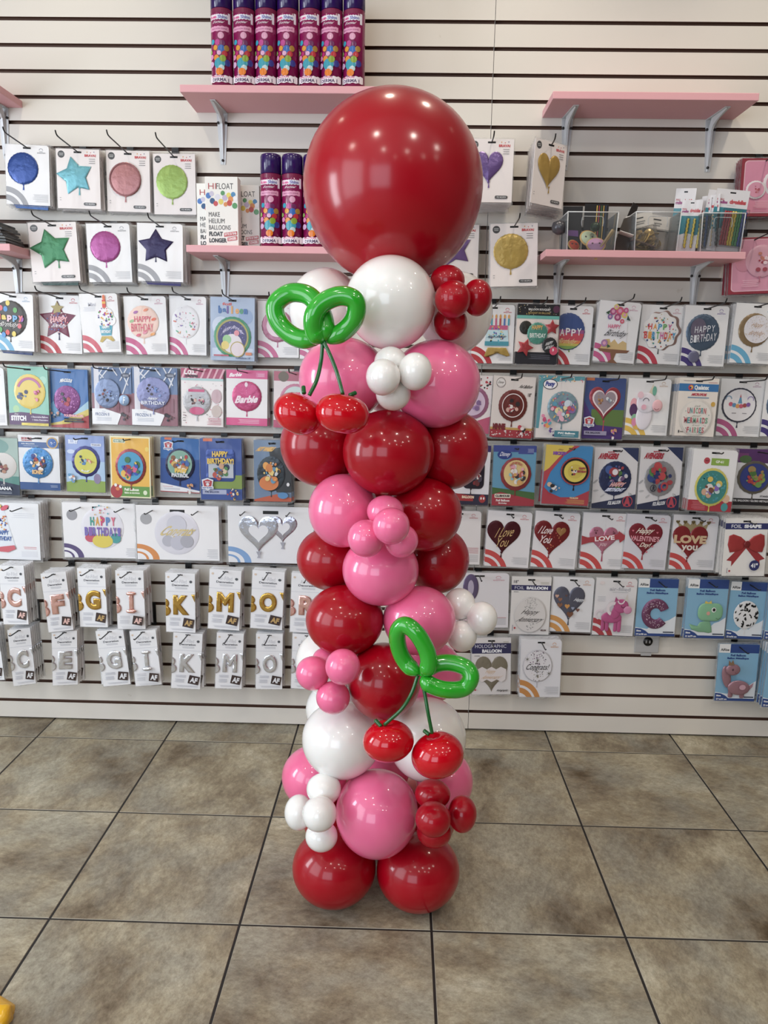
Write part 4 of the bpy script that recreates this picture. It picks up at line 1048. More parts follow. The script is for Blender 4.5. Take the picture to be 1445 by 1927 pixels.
def d_widehb(g):
    wide(g, '5a4a7e'); g.C(13, 17, 7.4, '9a9aa0'); g.t = 'pic'; g.puff(scal(54, 34, 29, 30, .004), 'e6e4ec', 2)
    g.C(38, 48, 8, 'd0506a', 6); g.C(72, 48, 7, '3aa0a0', 7); g.C(54, 52, 14, 'e2cc2c', 9.5)
    for i, (ch, c) in enumerate(zip('HAPPY', ('3aa090', 'e0a02c', 'd8407a', '5a8ac8', 'e86a8a'))): g.T(ch, 38 + i * 7.2, 19, 43.8 + i * 7.2, 31, c, .06)
    for i, ch in enumerate('BIRTHDAY!'): g.T(ch, 30 + i * 5.6, 33, 34.8 + i * 5.6, 45, '8a62b8' if i % 2 else '7a6ac0', .05)
    g.dots(54, 16, 14, ('d8607a', '5ab0c0', 'e8b04a'), 16, 1, 3)
def d_widecg(g):
    wide(g, 'e08a34'); g.C(12, 17, 7, 'a9a9ae'); g.t = 'pic'; g.puff(scal(49, 34, 27, 30, .004), 'dedce6', 2); g.C(38, 44, 7, 'b8b8c4'); g.C(50, 46, 9, 'c2c2d0'); g.C(61, 44, 8, 'adadb8'); g.C(49, 24, 12, 'cfcfdc')
    g.T('Congrats', 29, 25, 72, 41, 'd8c27a', .02, .4)
def d_widehh(g):
    wide(g, '7aa6da', 'ebebee'); g.t = 'pic'
    for x, y, w, c in ((64, 27, 34, '!bcbac8'), (36, 33, 46, '!c8cad4')):
        g.heart(x, y, w, w * .95, c, 2.5); g.heart(x, y - .5, w * .5, w * .46, 'e9e9ee')
        tailp(g, x, y + w * .45, 'a8a8b4', 8)
def d_redback(g):
    ana(g, 'c2303c', 'd98a92', 'e8e4e6'); g.lines(52, 96, g.H - 42, 5, 'c86a76', 3.2); g.t = 'pic'; g.puff(ell(4, 58, 12, 26, 24), 'c23048', 2)
def d_ily(g):
    ana(g, 'd23c3c', 'd9808a', 'e8e6ea'); g.t = 'pic'; tailp(g, 36, 96, '4a1420', 14); g.heart(38, 62, 76, 80, '*5c1424', 3)
    g.T('I Love', 16, 38, 62, 60, 'd8b06a', .0, .35, rot=-8); g.T('You', 22, 62, 52, 84, 'd8b06a', .0, .35, rot=-6)
def d_ily2(g):
    ana(g, 'd23c3c', 'd9808a', 'e8e6ea'); g.t = 'pic'; tailp(g, 38, 96, '8a1420', 14); g.heart(40, 62, 80, 82, '*96141f', 3); g.dots(40, 64, 26, ('c87a3a', 'd8483c'), 34, 1.2, 3); g.heart(60, 46, 22, 22, '*c98a3a', 1)
    g.T('I Love', 8, 34, 42, 52, 'f0dada', .02, .3); g.T('You', 14, 56, 42, 74, 'f0dada', .02, .3)
def d_arrow(g):
    ana(g, 'd23c3c', 'd9808a', 'e8e6ea'); g.t = 'pic'; tailp(g, 48, 92, 'b04a68', 22); g.heart(48, 64, 64, 64, '*dc7a9c', 3)
    g.poly([(-1, 54), (12, 58), (78, 48), (80, 40), (100, 54), (84, 68), (82, 60), (16, 70), (0, 76)][::-1], 'b02a3a'); g.T('LOVE', 28, 53, 72, 64, 'f4e6ea', .04, rot=-8); g.T('you', 38, 70, 56, 80, 'f2d4de', .0, .3)
    g.dots(30, 44, 5, ('5a1a2a',), 5, 1.2, 3); g.dots(68, 44, 5, ('5a1a2a',), 4, 1.2, 4)
def d_valent(g):
    ana(g, 'd23c3c', 'd9808a', 'd9d8e2'); g.t = 'pic'; tailp(g, 44, 92, 'a82438', 18); g.heart(46, 60, 78, 78, '*9c1c36', 3)
    g.T('Happy', 22, 32, 66, 48, 'f0dfd0', .02, .3, rot=-3); g.T("VALENTINE'S", 12, 51, 78, 64, 'e89aa8', .03); g.T('Day!', 34, 67, 62, 81, 'f0dfd0', .02, .3)
    g.many([heart(x, y, 5, 5) for x, y in ((16, 40), (72, 42), (30, 72), (64, 76), (52, 90), (20, 56))], 'e06a80')
def d_crown(g):
    ana(g, 'd23c3c', 'd9808a', 'e8e6ea'); g.t = 'pic'; tailp(g, 38, 102, '8a1420', 12); g.poly([(10, 18), (22, 26), (26, 14), (38, 24), (44, 12), (52, 24), (62, 14), (66, 26), (78, 18), (72, 40), (16, 40)][::-1], '*c9b27a')
    for x in (10, 26, 44, 62, 78): g.heart(x, 18, 9, 9, '*8a7438')
    g.heart(40, 66, 78, 80, '*a81a26', 3)
    g.T('LOVE', 4, 48, 76, 68, 'd8b68a', .06); g.T('you', 22, 72, 58, 90, 'e8dcd0', .03)
def d_bow(g):
    H = g.H; g.base('efece8'); g.R(0, 11, 100, 25, '28306e'); g.T('FOIL', 14, 14, 38, 22, 'e8eaf2', .01); g.T('SHAPE', 44, 14, 84, 22, 'f2f4fa', .07); g.t = 'pic'
    g.poly([(50, 56), (42, 60), (8, 96), (20, 98), (20, 110), (52, 68)], 'a8222a'); g.poly([(52, 56), (60, 60), (98, 92), (86, 96), (88, 108), (52, 68)][::-1], 'a8222a')
    g.puff([(50, 62), (50, 52), (38, 42), (20, 36), (10, 40), (8, 60), (14, 78), (30, 76), (44, 70)], '*d02c30', 3); g.puff([(54, 62), (54, 52), (66, 40), (82, 34), (92, 38), (94, 60), (90, 76), (76, 76), (62, 70)][::-1], '*d02c30', 3); g.puff(ell(52, 58, 7, 8, 20), '*9c2026', 2)
    g.C(72, H - 26, 12, '28306e'); g.T('41"', 64, H - 31, 80, H - 21, 'f2f4fa', .05); g.R(8, H - 20, 9, H - 8, '28306e'); g.C(14, H - 13, 2.4, 'c0303c'); g.lines(4, 30, H - 4, 1)
def letter(g, ch, c, t=0):
    H = g.H; g.base('eff0f4'); g.t = 'card'
    g.T('Air-Filled', 28, 25, 72, 39, 'c0c2ca', .0); g.T('Decoration', 22, 42, 78, 50, '4a4c58', .03); g.lines(26, 74, 55, 2, 'a8aab4', 4, 1.4); g.C(86, 32, 5, '4a4f58')
    g.C(10, 16, 4, 'e0c8b0'); g.R(0, 70, 100, 71, 'c4c8d4')
    g.T('B', -36, 96, 17, 168, c, .0, puff=.06, clip=(.5, 99)); g.T('V', 87, 80, 150, 150, c, .0, puff=.06, clip=(0, 99.5)); g.t = 'pic'
    g.T(ch, *((45, 86, 61, 158) if ch == 'I' else (25, 84, 80, 160)), c, .0, puff=.075)
    if ch == 'I':
        g.puff(ell(53, 89, 18, 8, 16), c, 5); g.puff(ell(53, 156, 19, 8, 16), c, 5)
    g.t = 'card'; g.lines(8, 50, 172, 3, 'b8bac6', 4, 1.5); g.lines(8, 44, 188, 4, 'b8bac6', 4, 1.5); g.lines(8, 92, H - 14, 2, 'c4c6d0', 4, 1.5)
    P = [(62, 170), (98, 177), (92, 211), (56, 204)]
    g.poly(P[::-1], '38221f'); g.T('AF', 64, 180, 90, 202, c[1:], .05, rot=10)
def d_loop(g):
    ana(g, 'd9c0cc', 'dba0b0', 'e4e2e8'); g.t = 'pic'; g.puff(ell(36, 34, 13, 32, 40), '*7a6a9a', 3); g.t = 'card'; g.C(36, 34, 5, 'b8aec8', 18); g.lines(66, 96, g.H - 26, 1, 'd88a92')
def d_anniv(g):
    H = g.H; g.base('e6e3e1'); g.T('18"', 5, 8, 17, 15, '2a2a3c', .02); g.R(0, 19, 100, 31, '2a2a62'); g.T('FOIL', 8, 21.6, 32, 28.6, 'd8daea', .0); g.T('BALLOON', 38, 21.6, 92, 28.6, 'f0f2fa', .07); g.lines(70, 94, 12, 2, 'a8a48a', 3); g.lines(4, 18, 34, 1, '3a3a3c')
    g.t = 'pic'; g.puff(scal(50, 87, 42, 30, .006), 'd4d0ce', 2); g.C(50, 87, 39, 'dedad8'); g.dots(50, 62, 16, ('4a4a4c', '8a8a8c'), 80, 1.1, 3, shape='e'); g.dots(50, 112, 12, ('8a8a8c',), 20, .9, 4)
    g.T('Happy', 26, 74, 74, 88, '2c2a2e', .0, .35); g.T('Anniversary', 14, 91, 86, 106, '2c2a2e', .0, .35); g.R(6, H - 22, 7, H - 8, '28306e'); g.C(12, H - 15, 2.4, 'c0303c'); g.T('HELIUM', 78, H - 13, 92, H - 9, '5a3a3c', .06)
def d_grayh(g):
    ana(g, 'd9963c', 'dca88a', 'e8e8ec'); g.t = 'pic'; tailp(g, 44, 98, '4a4c5c', 18); g.heart(42, 62, 76, 80, '*6a6c82', 4)
    for x, y, w, c in ((12, 46, 9, 'd8a890'), (20, 54, 10, '9a6448'), (34, 44, 6, '6a4a48'), (20, 68, 13, '8a5a40'), (38, 70, 12, 'd8963c'), (52, 74, 8, '9aa4c0'), (64, 78, 9, '7a4a3c'), (46, 90, 16, '7a4a30')): g.heart(x, y, w, w, c)
    g.T('Happy', 52, 48, 80, 58, 'e8ecf4', .02, .35)
def d_ponyp(g):
    ana(g, 'b8303c', 'd9808a', 'e6e4e6'); g.C(15, 11, 6, 'e8dcdc', 4); g.T('air-filled', 34, 20, 84, 28, 'a8a8b4', .0); g.lines(36, 80, 31, 1); g.lines(4, 26, 42, 4, 'c4c4cc', 3.4); g.t = 'pic'; c = 'c24a8a'
    g.ring(14, 84, 7, 12, 'e4d8e0', 40, 260)
    for x in (24, 34, 54, 63): g.puff(rrect(x - 4.5, 88, x + 4.5, 122, 4), c, 2)
    g.puff(ell(42, 88, 25, 13, 32), c, 3); g.puff(ell(52, 74, 11, 18, 24, 20), c, 3); g.puff(ell(62, 60, 18, 16, 28), c, 3); g.puff(ell(78, 68, 10, 9, 22), 'd88ab4', 2)
    g.ring(42, 66, 9, 16, 'e8dce2', 70, 250); g.ring(60, 46, 6, 9, 'e8dce2', 180, 360); g.poly([(68, 46), (74, 30), (76, 48)], 'd8d0c8'); g.poly([(44, 50), (46, 38), (54, 46)], 'b0407c'); g.ring(66, 58, 4, 5.2, '4a1a34', 180, 360, 8)
def d_donut(g):
    airise(g, '19 in/48 cm'); g.t = 'pic'
    g.z += .2
    vs = []
    n = 41
    prof = ((35, 0), (33, 2.4), (28, 4), (21, 4), (15, 2), (13, 0))
    for r, h in prof: vs += [(48 + r * math.cos(t), -g.z - h, -(80 - r * math.sin(t))) for t in (math.radians(24 + i * 298 / 40) for i in range(n))]
    g.mb['pic'].add(vs, [(j * n + i, (j + 1) * n + i, (j + 1) * n + i + 1, j * n + i + 1)[::-1] for j in range(len(prof) - 1) for i in range(n - 1)], g.mat('*8a4a78'), True)
    g.z += 4.2; rd = random.Random(3)
    g.many([ell(48 + q * math.cos(a), 80 - q * math.sin(a), 1.7, .6, 6, rd.random() * 180) for q, a in ((17 + rd.random() * 14, math.radians(28 + rd.random() * 288)) for _ in range(60))], 'e2c8dc')
def d_dino(g):
    airise(g, '31 in/79 cm'); g.t = 'pic'
    g.puff([(30, 106), (36, 96), (52, 92), (60, 92), (66, 106), (68, 118), (60, 120), (48, 118), (34, 118), (16, 112), (10, 100), (22, 108)][::-1], '77b48a', 3)
    g.puff(rrect(28, 52, 90, 92, 17), '7fc094', 4); g.poly([(42, 52), (44, 46), (52, 50), (58, 45), (60, 52)][::-1], 'e2c83a'); g.C(66, 66, 5.6, 'f2f2f0'); g.C(66.5, 66, 3.6, '1c1c1e'); g.C(53, 74, 4.4, 'e0a090'); g.ring(78, 80, 6, 7, '3f7a54', 220, 330, 8)
def d_cow(g):
    airise(g, '22 in/56 cm'); bal(g, 48, 76, 33, 'ececee', 3); rd = random.Random(5)
    g.many([ell(48 + q * math.cos(a), 76 + q * math.sin(a), 2 + rd.random() * 3, 1.2 + rd.random() * 1.6, 10, rd.random() * 180) for q, a in ((30 * math.sqrt(rd.random()), rd.random() * 6.28) for _ in range(42))], '17171a')
def d_longneck(g):
    airise(g, '27 in/69 cm'); g.t = 'pic'; c = '*bd8696'
    g.poly([(74, 88), (84, 96), (94, 88), (92, 98), (80, 110), (68, 108)][::-1], 'bd8696'); g.puff(rrect(32, 100, 44, 124, 4), c, 3); g.puff(rrect(60, 100, 72, 124, 4), c, 3)
    g.puff(ell(22, 74, 11, 26, 28, -14), c, 4); g.puff(ell(54, 98, 28, 17, 36, 3), c, 5); g.puff(ell(34, 55, 18, 13, 30), c, 5)
    g.poly([(20, 44), (20, 32), (26, 38), (30, 31), (35, 43)][::-1], '8a6a4a'); g.C(32, 54, 2.6, '5a3a4a'); g.ring(42, 58, 4, 5, '8a4a5c', 200, 340, 8); g.C(60, 94, 8, 'd0a0b0', 6)
def d_holoh(g):
    H = g.H; g.base('e2dfe0'); g.R(0, 12, 100, 36, '2a2a5c'); g.T('HOLOGRAPHIC', 8, 15, 88, 23, 'd8daea', .0); g.T('BALLOON', 26, 26, 76, 34, 'f0f2fa', .07); g.lines(4, 20, 41, 1, '3a3a3c'); g.lines(78, 94, 8, 2, 'a8a48a', 3); g.t = 'pic'
    g.heart(50, 84, 84, 84, '*9a917a', 3); g.poly([(14, 72), (26, 66), (38, 72), (50, 66), (62, 72), (74, 66), (88, 72), (86, 96), (76, 102), (64, 96), (50, 102), (38, 96), (26, 102), (18, 96)][::-1], 'e4dcdc')
    g.T('Happy', 34, 72, 62, 84, 'd8b07a', 0, .35); g.T('Anniversary!', 22, 86, 80, 97, 'd8b07a', 0, .35); g.T('Holographic', 62, H - 13, 94, H - 7, '3a3a3c', .03, .2); g.C(8, H - 12, 2.4, 'c0303c')
def d_congr(g):
    ana(g, 'd08a34', 'dca06a', 'e6e6ec'); bal(g, 42, 60, 37, 'c9c7cd', 2); g.C(42, 60, 34.5, 'e6e4ea'); g.dots(42, 44, 20, ('3a3a3e', '8a6a8a'), 50, 1.1, 3); g.dots(42, 78, 16, ('3a3a3e', '9a8a5a'), 30, 1, 5)
    for x, y in ((42, 46), (42, 82), (16, 44), (70, 76)): g.poly(star(x, y, 7, 1.1, 6), '6a6a5c')
    g.T('Congrats!', 14, 55, 72, 72, '1e1c20', .0, .15)
def d_sweet(g):
    g.base('9c2038'); g.poly(rrect(6, 5, 94, g.H - 7, 8), 'f0bccb'); g.poly(rrect(8, 7, 92, g.H - 9, 7), 'e88fae')
    g.t = 'pic'; g.puff(scal(78, 56, 31, 22, .02), 'efe2e6', 2); g.C(78, 56, 25, 'ea9ab6'); g.puff(scal(32, 72, 21, 22, .02), 'efe2e6', 2); g.C(32, 72, 17, 'ea9ab6'); abstract(g, 32, 72, 10, ('c04a62', 'd8808c'), 5, 3); abstract(g, 78, 56, 15, ('c04a62', 'd8808c', 'f0d0d8'), 7, 4)
    g.t = 'card'; g.lines(26, 60, 98, 4, 'f4c0d2', 4.4, 1.6)
def d_sweet2(g):
    g.base('9c2038'); g.poly(rrect(5, 4, 95, g.H - 6, 8), 'f0bccb'); g.poly(rrect(7, 6, 93, g.H - 8, 7), 'e497b2')
    g.t = 'pic'; g.puff(scal(30, 62, 18, 22, .02), 'dc8ca4', 2); g.puff(scal(66, 56, 33, 30, .01, 38), 'dfa0b4', 3); tailp(g, 62, 92, 'c06a84'); abstract(g, 66, 50, 16, ('a83248', 'd8806c', 'f0d0d8'), 8, 3); g.C(58, 76, 5, 'a83c50'); g.C(72, 76, 5, 'a83c50'); g.C(90, 96, 9, 'eedde2')
    g.t = 'card'; g.lines(22, 60, 100, 4, 'f4c0d2', 4.4, 1.6)
# ------------------------------------------------------------------ shelves and brackets
PINKP = mat('e2aab0', 'w'); STEEL = mat('d4d6d8', 'm'); SCREW = mat('2c2a2a', 'b')
def shelf(u0, u1, v0, v1, depth, label, thick=.021, tilt=True):
    "front top edge runs from (u0, v0) to (u1, v1)"
    a, b = px(u0, v0, -depth), px(u1, v1, -depth)
    z = (a.z + b.z) / 2
    mb = MB(); mb.box((a.x, -depth, z - thick), (b.x, -.001, z), PINKP)
    o = obj('wall_shelf', mb); o.location.z = 0
    bevel(o, .0015)
    tag(o, label, 'shelf', 'pink painted shelves')
    return z
def bracket(x, ztop, label, depth=.13, h=.155):
    root = bpy.data.objects.new('shelf_bracket', None); COL.objects.link(root); root.location = (x, 0, ztop)
    tag(root, label, 'shelf bracket', 'grey steel shelf brackets')
    mb = MB()
    # wall flange, tapering downwards, and arm flange, tapering to the front
    w1, w2, t = .018, .008, .0022
    mb.add([(-w1, 0, 0), (w1, 0, 0), (w2, 0, -h), (-w2, 0, -h), (-w1, -t, 0), (w1, -t, 0), (w2, -t, -h), (-w2, -t, -h)],
           [(0, 1, 2, 3), (7, 6, 5, 4), (4, 5, 1, 0), (3, 2, 6, 7), (0, 3, 7, 4), (5, 6, 2, 1)], STEEL)
    mb.add([(-w1, 0, 0), (w1, 0, 0), (w2, -depth, 0), (-w2, -depth, 0), (-w1, 0, -t), (w1, 0, -t), (w2, -depth, -t), (-w2, -depth, -t)],
           [(3, 2, 1, 0), (4, 5, 6, 7), (0, 1, 5, 4), (6, 2, 3, 7), (4, 7, 3, 0), (1, 2, 6, 5)], STEEL)
    obj('flange', mb, root)
    # pressed rib: hollow V that swells from the wall flange, curved at the corner
    mb = MB(); n = 14; R = []
    for i in range(n + 1):
        s = i / n
        # path of the crest from the foot of the wall flange round to the arm tip
        q = s * 2
        P = Vector((0, -.003 - .012 * min(1, q), -h + (h - .035) * q)) if q <= 1 else Vector((0, -.015 - (depth - .02) * (q - 1) ** 1.2, -.035 + .031 * (q - 1) ** .5))
        R.append(P)
    vs = []; fs = []
    for i, P in enumerate(R):
        s = i / n; wd = .003 + .0055 * math.sin(math.pi * min(1, max(0, s))) 
        back = Vector((0, -.001, P.z)) if s <= .5 else Vector((0, P.y, -.001))
        vs += [tuple(back + Vector((-wd, 0, 0))), tuple(P + Vector((-wd * .35, 0, 0))), tuple(P + Vector((wd * .35, 0, 0))), tuple(back + Vector((wd, 0, 0)))]
    for i in range(n):
        for k in range(3):
            fs.append((i * 4 + k, i * 4 + 4 + k, i * 4 + 5 + k, i * 4 + 1 + k))
    mb.add(vs, fs, STEEL, False); obj('rib', mb, root)
    for sx, z in ((-.0125, -.03), (.0125, -.03), (0, -h + .012)):
        mb = MB(); mb.tube([(sx, -t + .001, z), (sx, -t - .003, z)], .0042, SCREW, 12); obj('screw', mb, root)
z1 = shelf(338, 712, 158, 163, .19, 'pink wall shelf under the seven spray cans')
z2 = shelf(350, 705, 460, 466, .19, 'pink wall shelf under the helium boxes')
z3 = shelf(1041, 1429, 169, 177, .18, 'empty pink wall shelf high on the wall')
z4 = shelf(1027, 1404, 469, 474, .18, 'pink wall shelf carrying the clear bins')
z5 = shelf(-330, -16, 150, 146, .19, 'upper pink shelf cut off by the picture edge')
z6 = shelf(-330, 18, 455, 457, .19, 'lower pink shelf cut off by the picture edge')
for u, v, z, t in ((418, 205, z1, 'bracket under the shelf of spray cans'), (423, 490, z2, 'bracket under the shelf of helium boxes'), (1068, 215, z3, 'bracket under one end of the empty shelf, beside the gold heart packet'),
                   (1339, 218, z3, 'bracket under the free end of the empty shelf'), (1052, 492, z4, 'bracket under the bin shelf, near the gold round balloon packet'), (1310, 495, z4, 'bracket under the bin shelf, near the pink party packets'),
                   (6, 205, z5, 'bracket at the upper corner of the picture'), (32, 490, z6, 'bracket beside the green star packet')):
    bracket(px(u, v, 0).x, z - .0215, 'grey steel ' + t)
# ------------------------------------------------------------------ wall packets
SLV = clear_mat('clear_film', .22, .1, (1, 1, 1, 1), 60)
BLK = mat('141416', 'b')
HMS = {}
def hook_mesh(s, L=.2):
    if (s, L) not in HMS:
        u = .012 if s > .04 else .005; k = L / .2
        mb = MB(); mb.tube(smooth_open([(0, -.06 * i * k, .06 * i * k * s) for i in range(3)] + [(0, -.185 * k, .185 * k * s), (0, -.2 * k, .2 * k * s + .3 * u), (0, -.2 * k - .007, .207 * k * s + u)], 22), .0021, BLK, 8)
        HMS[s, L] = mb.mesh('wall_hook')
    return HMS[s, L]
mb = MB(); mb.box((-.011, -.004, -1), (.011, 0, 0), BLK); PM = mb.mesh('mounting_plate')
GS = [GZ0 - GP * k for k in range(-2, 31)]
def hook(x, z, label, s, L=.2):
    o = obj('wall_hook', hook_mesh(s, L), loc=(x, -.002, z))
    tag(o, label, 'hook', 'black wire display hooks')
    g = min([q for q in GS if q > z - .004] or [z + .02])
    p = obj('mounting_plate', PM, o)
    top = g + .004; p.scale = (1, 1, top - z + .012); p.location = (0, 0, top - z)
SL = {}
def sleeve_mesh(sx, sz, H, ys, seed):
    k = (round(sx, 5), round(sz, 5), H, seed)
    if k in SL: return SL[k]
    rd = random.Random(seed); P = []
    n = 12
    for (xa, ya), (xb, yb) in (((-3, -3), (-3, H + 4)), ((-3, H + 4), (103, H + 4)), ((103, H + 4), (103, -3)), ((103, -3), (-3, -3))):
        for i in range(n):
            P.append((xa + (xb - xa) * i / n + rd.uniform(-.7, .7), ya + (yb - ya) * i / n + rd.uniform(-.7, .7)))
    N = len(P)
    vs = []
    for x, y in P: vs.append(((x - 50) * sx, .0024 + rd.uniform(-.0002, .0008), (ys - y) * sz))
    for x, y in P:
        cx, cy = 50 + (x - 50) * .93, H / 2 + (y - H / 2) * .95
        vs.append(((cx - 50) * sx, .0026, (ys - cy) * sz))
    mb = MB(); mb.add(vs, [(i, (i + 1) % N, N + (i + 1) % N, N + i) for i in range(N)], SLV, False)
    SL[k] = mb.mesh('plastic_sleeve')
    return SL[k]
NP = [0]
def packet(desc, rect, d, n, fn, rot=0, yaw=0, H=132, hooks=(50,), name='foil_balloon_packet', spread=1.0, jit=1.0, cat='balloon packet', hk=1, gap=.011, foil=None):
    x0, y0, x1, y1 = rect
    xc, yc = (x0 + x1) / 2, (y0 + y1) / 2
    d = max(d, .008)
    c = px(xc, yc, -d)
    w = (px(x1, yc, -d) - px(x0, yc, -d)).length / math.cos(math.radians(yaw)); h = (px(xc, y1, -d) - px(xc, y0, -d)).length
    sx, sz = w / 100, h / H
    g = G(H); fn(g)
    ys = g.ys
    a, b = math.radians(rot), math.radians(yaw)
    Rm = Matrix.Rotation(b, 4, 'Z') @ Matrix.Rotation(a, 4, 'Y')
    hang = c + (Rm @ Vector((0, 0, h / 2 - ys * sz)))
    f = lambda v: ((v[0] - 50) * sx, v[1] * .001, (v[2] + ys) * sz)
    root = bpy.data.objects.new(name, None); COL.objects.link(root)
    root.location = hang; root.rotation_euler = Rm.to_euler()
    root['label'] = 'front packet with ' + desc; root['category'] = cat
    root['group'] = {'foil_balloon_packet': 'foil balloon packets at the front of their hooks', 'letter_balloon_packet': 'letter balloon packets at the front of their hooks'}.get(name, 'pink party packets')
    cm = g.mb['card'].mesh('backing_card', f)
    obj('backing_card', cm, root)
    if g.mb['pic'].v:
        obj('balloon_picture', g.mb['pic'].mesh('balloon_picture', f), root)
    obj('plastic_sleeve', sleeve_mesh(sx, sz, H, ys, len(SL)), root)
    if foil:
        mb = MB(); mb.add([(-.42 * w, .004, (ys - H + 8) * sz), (.45 * w, .004, (ys - H + 8) * sz), (.43 * w, .0045, (ys - H - 9) * sz), (-.30 * w, .0045, (ys - H - 7) * sz), (-.42 * w, .012, (ys - H + 8) * sz), (.45 * w, .012, (ys - H + 8) * sz), (.43 * w, .010, (ys - H - 9) * sz), (-.30 * w, .010, (ys - H - 7) * sz)], [(0, 1, 2, 3), (7, 6, 5, 4), (3, 2, 6, 7), (0, 3, 7, 4), (1, 5, 6, 2)], mat(foil, 'f'))
        obj('folded_foil', mb, root)
    NP[0] += 1
    sl = .05 if hang.z > 1.05 else .03 if hang.z > .9 else 0.0
    z0 = hang.z - sl * d + .0012
    n = min(n, int((d - .006) / .0062)) if d > .012 else 0
    step = min((d - .007) / max(n, 1), gap)
    rd = random.Random(len(desc) * 7 + int(x0))
    for i in range(n):
        di = d - step * (i + 1)
        j = name == 'letter_balloon_packet'
        o = obj(name, cm)
        o.location = (hang.x, -di, hang.z - sl * (d - di))
        ya = b + math.radians(rd.uniform(-3, 3) * (jit if j else .25)); 
        o.rotation_euler = (Matrix.Rotation(ya if step > .009 else b, 4, 'Z') @ Matrix.Rotation(a * .5 + math.radians(rd.uniform(-2, 2) * jit), 4, 'Y')).to_euler()
        tag(o, 'packet hanging behind the ' + desc, cat, 'packets behind the ' + desc)
        obj('plastic_sleeve', sleeve_mesh(sx, sz, H, ys, len(SL) % 5 + 900), o)
        NP[0] += 1
    if hk:
        for q in hooks:
            off = Rm @ Vector(((q - 50) * sx, 0, 0))
            lab = 'hook holding the ' + desc
            if len(hooks) > 1: lab = '%s hook of two holding the ' % ('left' if q < 50 else 'right') + desc
            hook(hang.x + off.x, z0 + off.z, lab, sl, .2 if hang.z > 1.05 or name[0] == 'l' else .115 if d < .07 else .15)
P = packet
# row A, B: plain foil balloons
P('glossy blue round balloon', (11, 273, 93, 386), .06, 5, d_blue, 2, foil='1a5ca8')
P('turquoise star balloon', (107, 281, 188, 393), .05, 4, d_tstar, 1)
P('rose gold round balloon', (201, 284, 282, 399), .03, 2, d_rose, 1)
P('lime green round balloon', (289, 290, 368, 404), .022, 1, d_lime, 0)
P('green star balloon', (57, 419, 147, 530), .07, 6, d_gstar, -2, foil='2a4a44')
P('magenta round balloon', (165, 421, 246, 531), .06, 5, d_magenta, -1)
P('dark purple star balloon', (259, 421, 344, 530), .09, 7, d_pstar, 1, foil='2c1f6a')
P('purple heart balloon beside the giant red ball', (882, 262, 965, 381), .15, 6, d_pheart, 0, gap=.02)
P('gold heart balloon', (1000, 267, 1066, 388), .15, 7, d_gheart, 3, 30, gap=.018)
P('light purple star balloon half hidden by the red ball', (815, 423, 900, 525), .05, 3, d_pstar2)
P('gold round balloon under the gold heart', (923, 421, 1011, 539), .09, 2, d_ground, -2)
P('party set in pale pink with a red edge', (1393, 298, 1482, 407), .06, 4, d_sweet, -1, cat='party packet', name='party_packet')
P('party set with a large pink balloon and red edge', (1372, 447, 1463, 553), .09, 3, d_sweet2, -3, cat='party packet', name='party_packet')
# row C: birthday balloons
P('black balloon reading Happy Birthday among tiny balloons', (-12, 553, 63, 660), .07, 3, d_hbdark, 2, foil='2a3a6a')
P('star balloon reading HAPPY Birthday', (75, 556, 153, 665), .035, 1, d_hbstar, 1)
P('cupcake balloon with a red candle', (153, 553, 224, 663), .06, 3, d_cupcake, -2)
P('peach round balloon reading HAPPY BIRTHDAY in pink', (235, 558, 314, 667), .045, 2, d_hbpink, -1)
P('clear round balloon full of confetti', (319, 558, 388, 668), .035, 2, d_conf, 1)
P('green and purple Happy Birthday balloon on a sky card', (396, 560, 479, 679), .06, 3, d_unib, 1)
P('pink and white round balloon behind the green leaf', (485, 567, 562, 673), .03, 1, d_pinkr)
P('round balloon mostly hidden behind the green leaf', (564, 570, 640, 676), .03, 0, d_pinkr)
P('birthday cake balloon with five candles', (888, 574, 967, 684), .04, 2, d_cake)
P('bouquet of five balloons under a black header', (971, 573, 1050, 685), .06, 2, d_bouquet, 1)
P('rainbow round balloon reading HAPPY Birthday', (1038, 576, 1113, 686), .04, 2, d_rainbow, 1)
P('flowered cake balloon on a brown stand', (1122, 568, 1200, 682), .06, 3, d_flower, 4, gap=.014)
P('white scalloped balloon with coloured HAPPY BIRTHDAY', (1203, 575, 1283, 685), .045, 2, d_scallop, 2)
P('grey iridescent round balloon reading HAPPY BIRTHDAY', (1285, 576, 1367, 689), .06, 2, d_holo, 1)
P('gold and white round balloon in a pale blue ringed card', (1379, 572, 1460, 684), .08, 4, d_goldhb, 2)
# row D
P('pale card cut off by the picture edge', (-68, 692, 10, 800), .04, 1, d_conf)
P('yellow round balloon on a mint green card', (16, 690, 91, 800), .05, 2, d_mint, 1)
P('purple spotted balloon on a deep blue card', (91, 695, 166, 805), .035, 1, d_ladyb, 1)
P('blue round balloon on a birch forest card', (173, 692, 249, 799), .05, 2, d_frozen, 1)
P('lilac round birthday balloon on a birch forest card', (248, 692, 334, 801), .05, 3, d_frozen2, 1)
P('silver and pink doll balloon on a speckled card', (341, 694, 420, 803), .045, 2, d_lol, 1)
P('bright pink round balloon on a white and pink card', (426, 697, 503, 801), .05, 3, d_bpink, 1)
P('pink rimmed balloon beside the left balloon cherry', (515, 700, 597, 806), .045, 2, d_pinkm, 1)
P('pink and lilac balloon half hidden by the tower', (842, 706, 924, 815), .04, 1, d_minp, 2)
P('brown round balloon on a card with red polka dots', (925, 709, 1004, 824), .05, 2, d_mouse, 2)
P('multicoloured round balloon on a card with teal corner', (1011, 708, 1096, 825), .06, 2, d_pony, 1)
P('red heart balloon on a purple and blue card', (1098, 712, 1174, 826), .05, 1, d_pawh, 1)
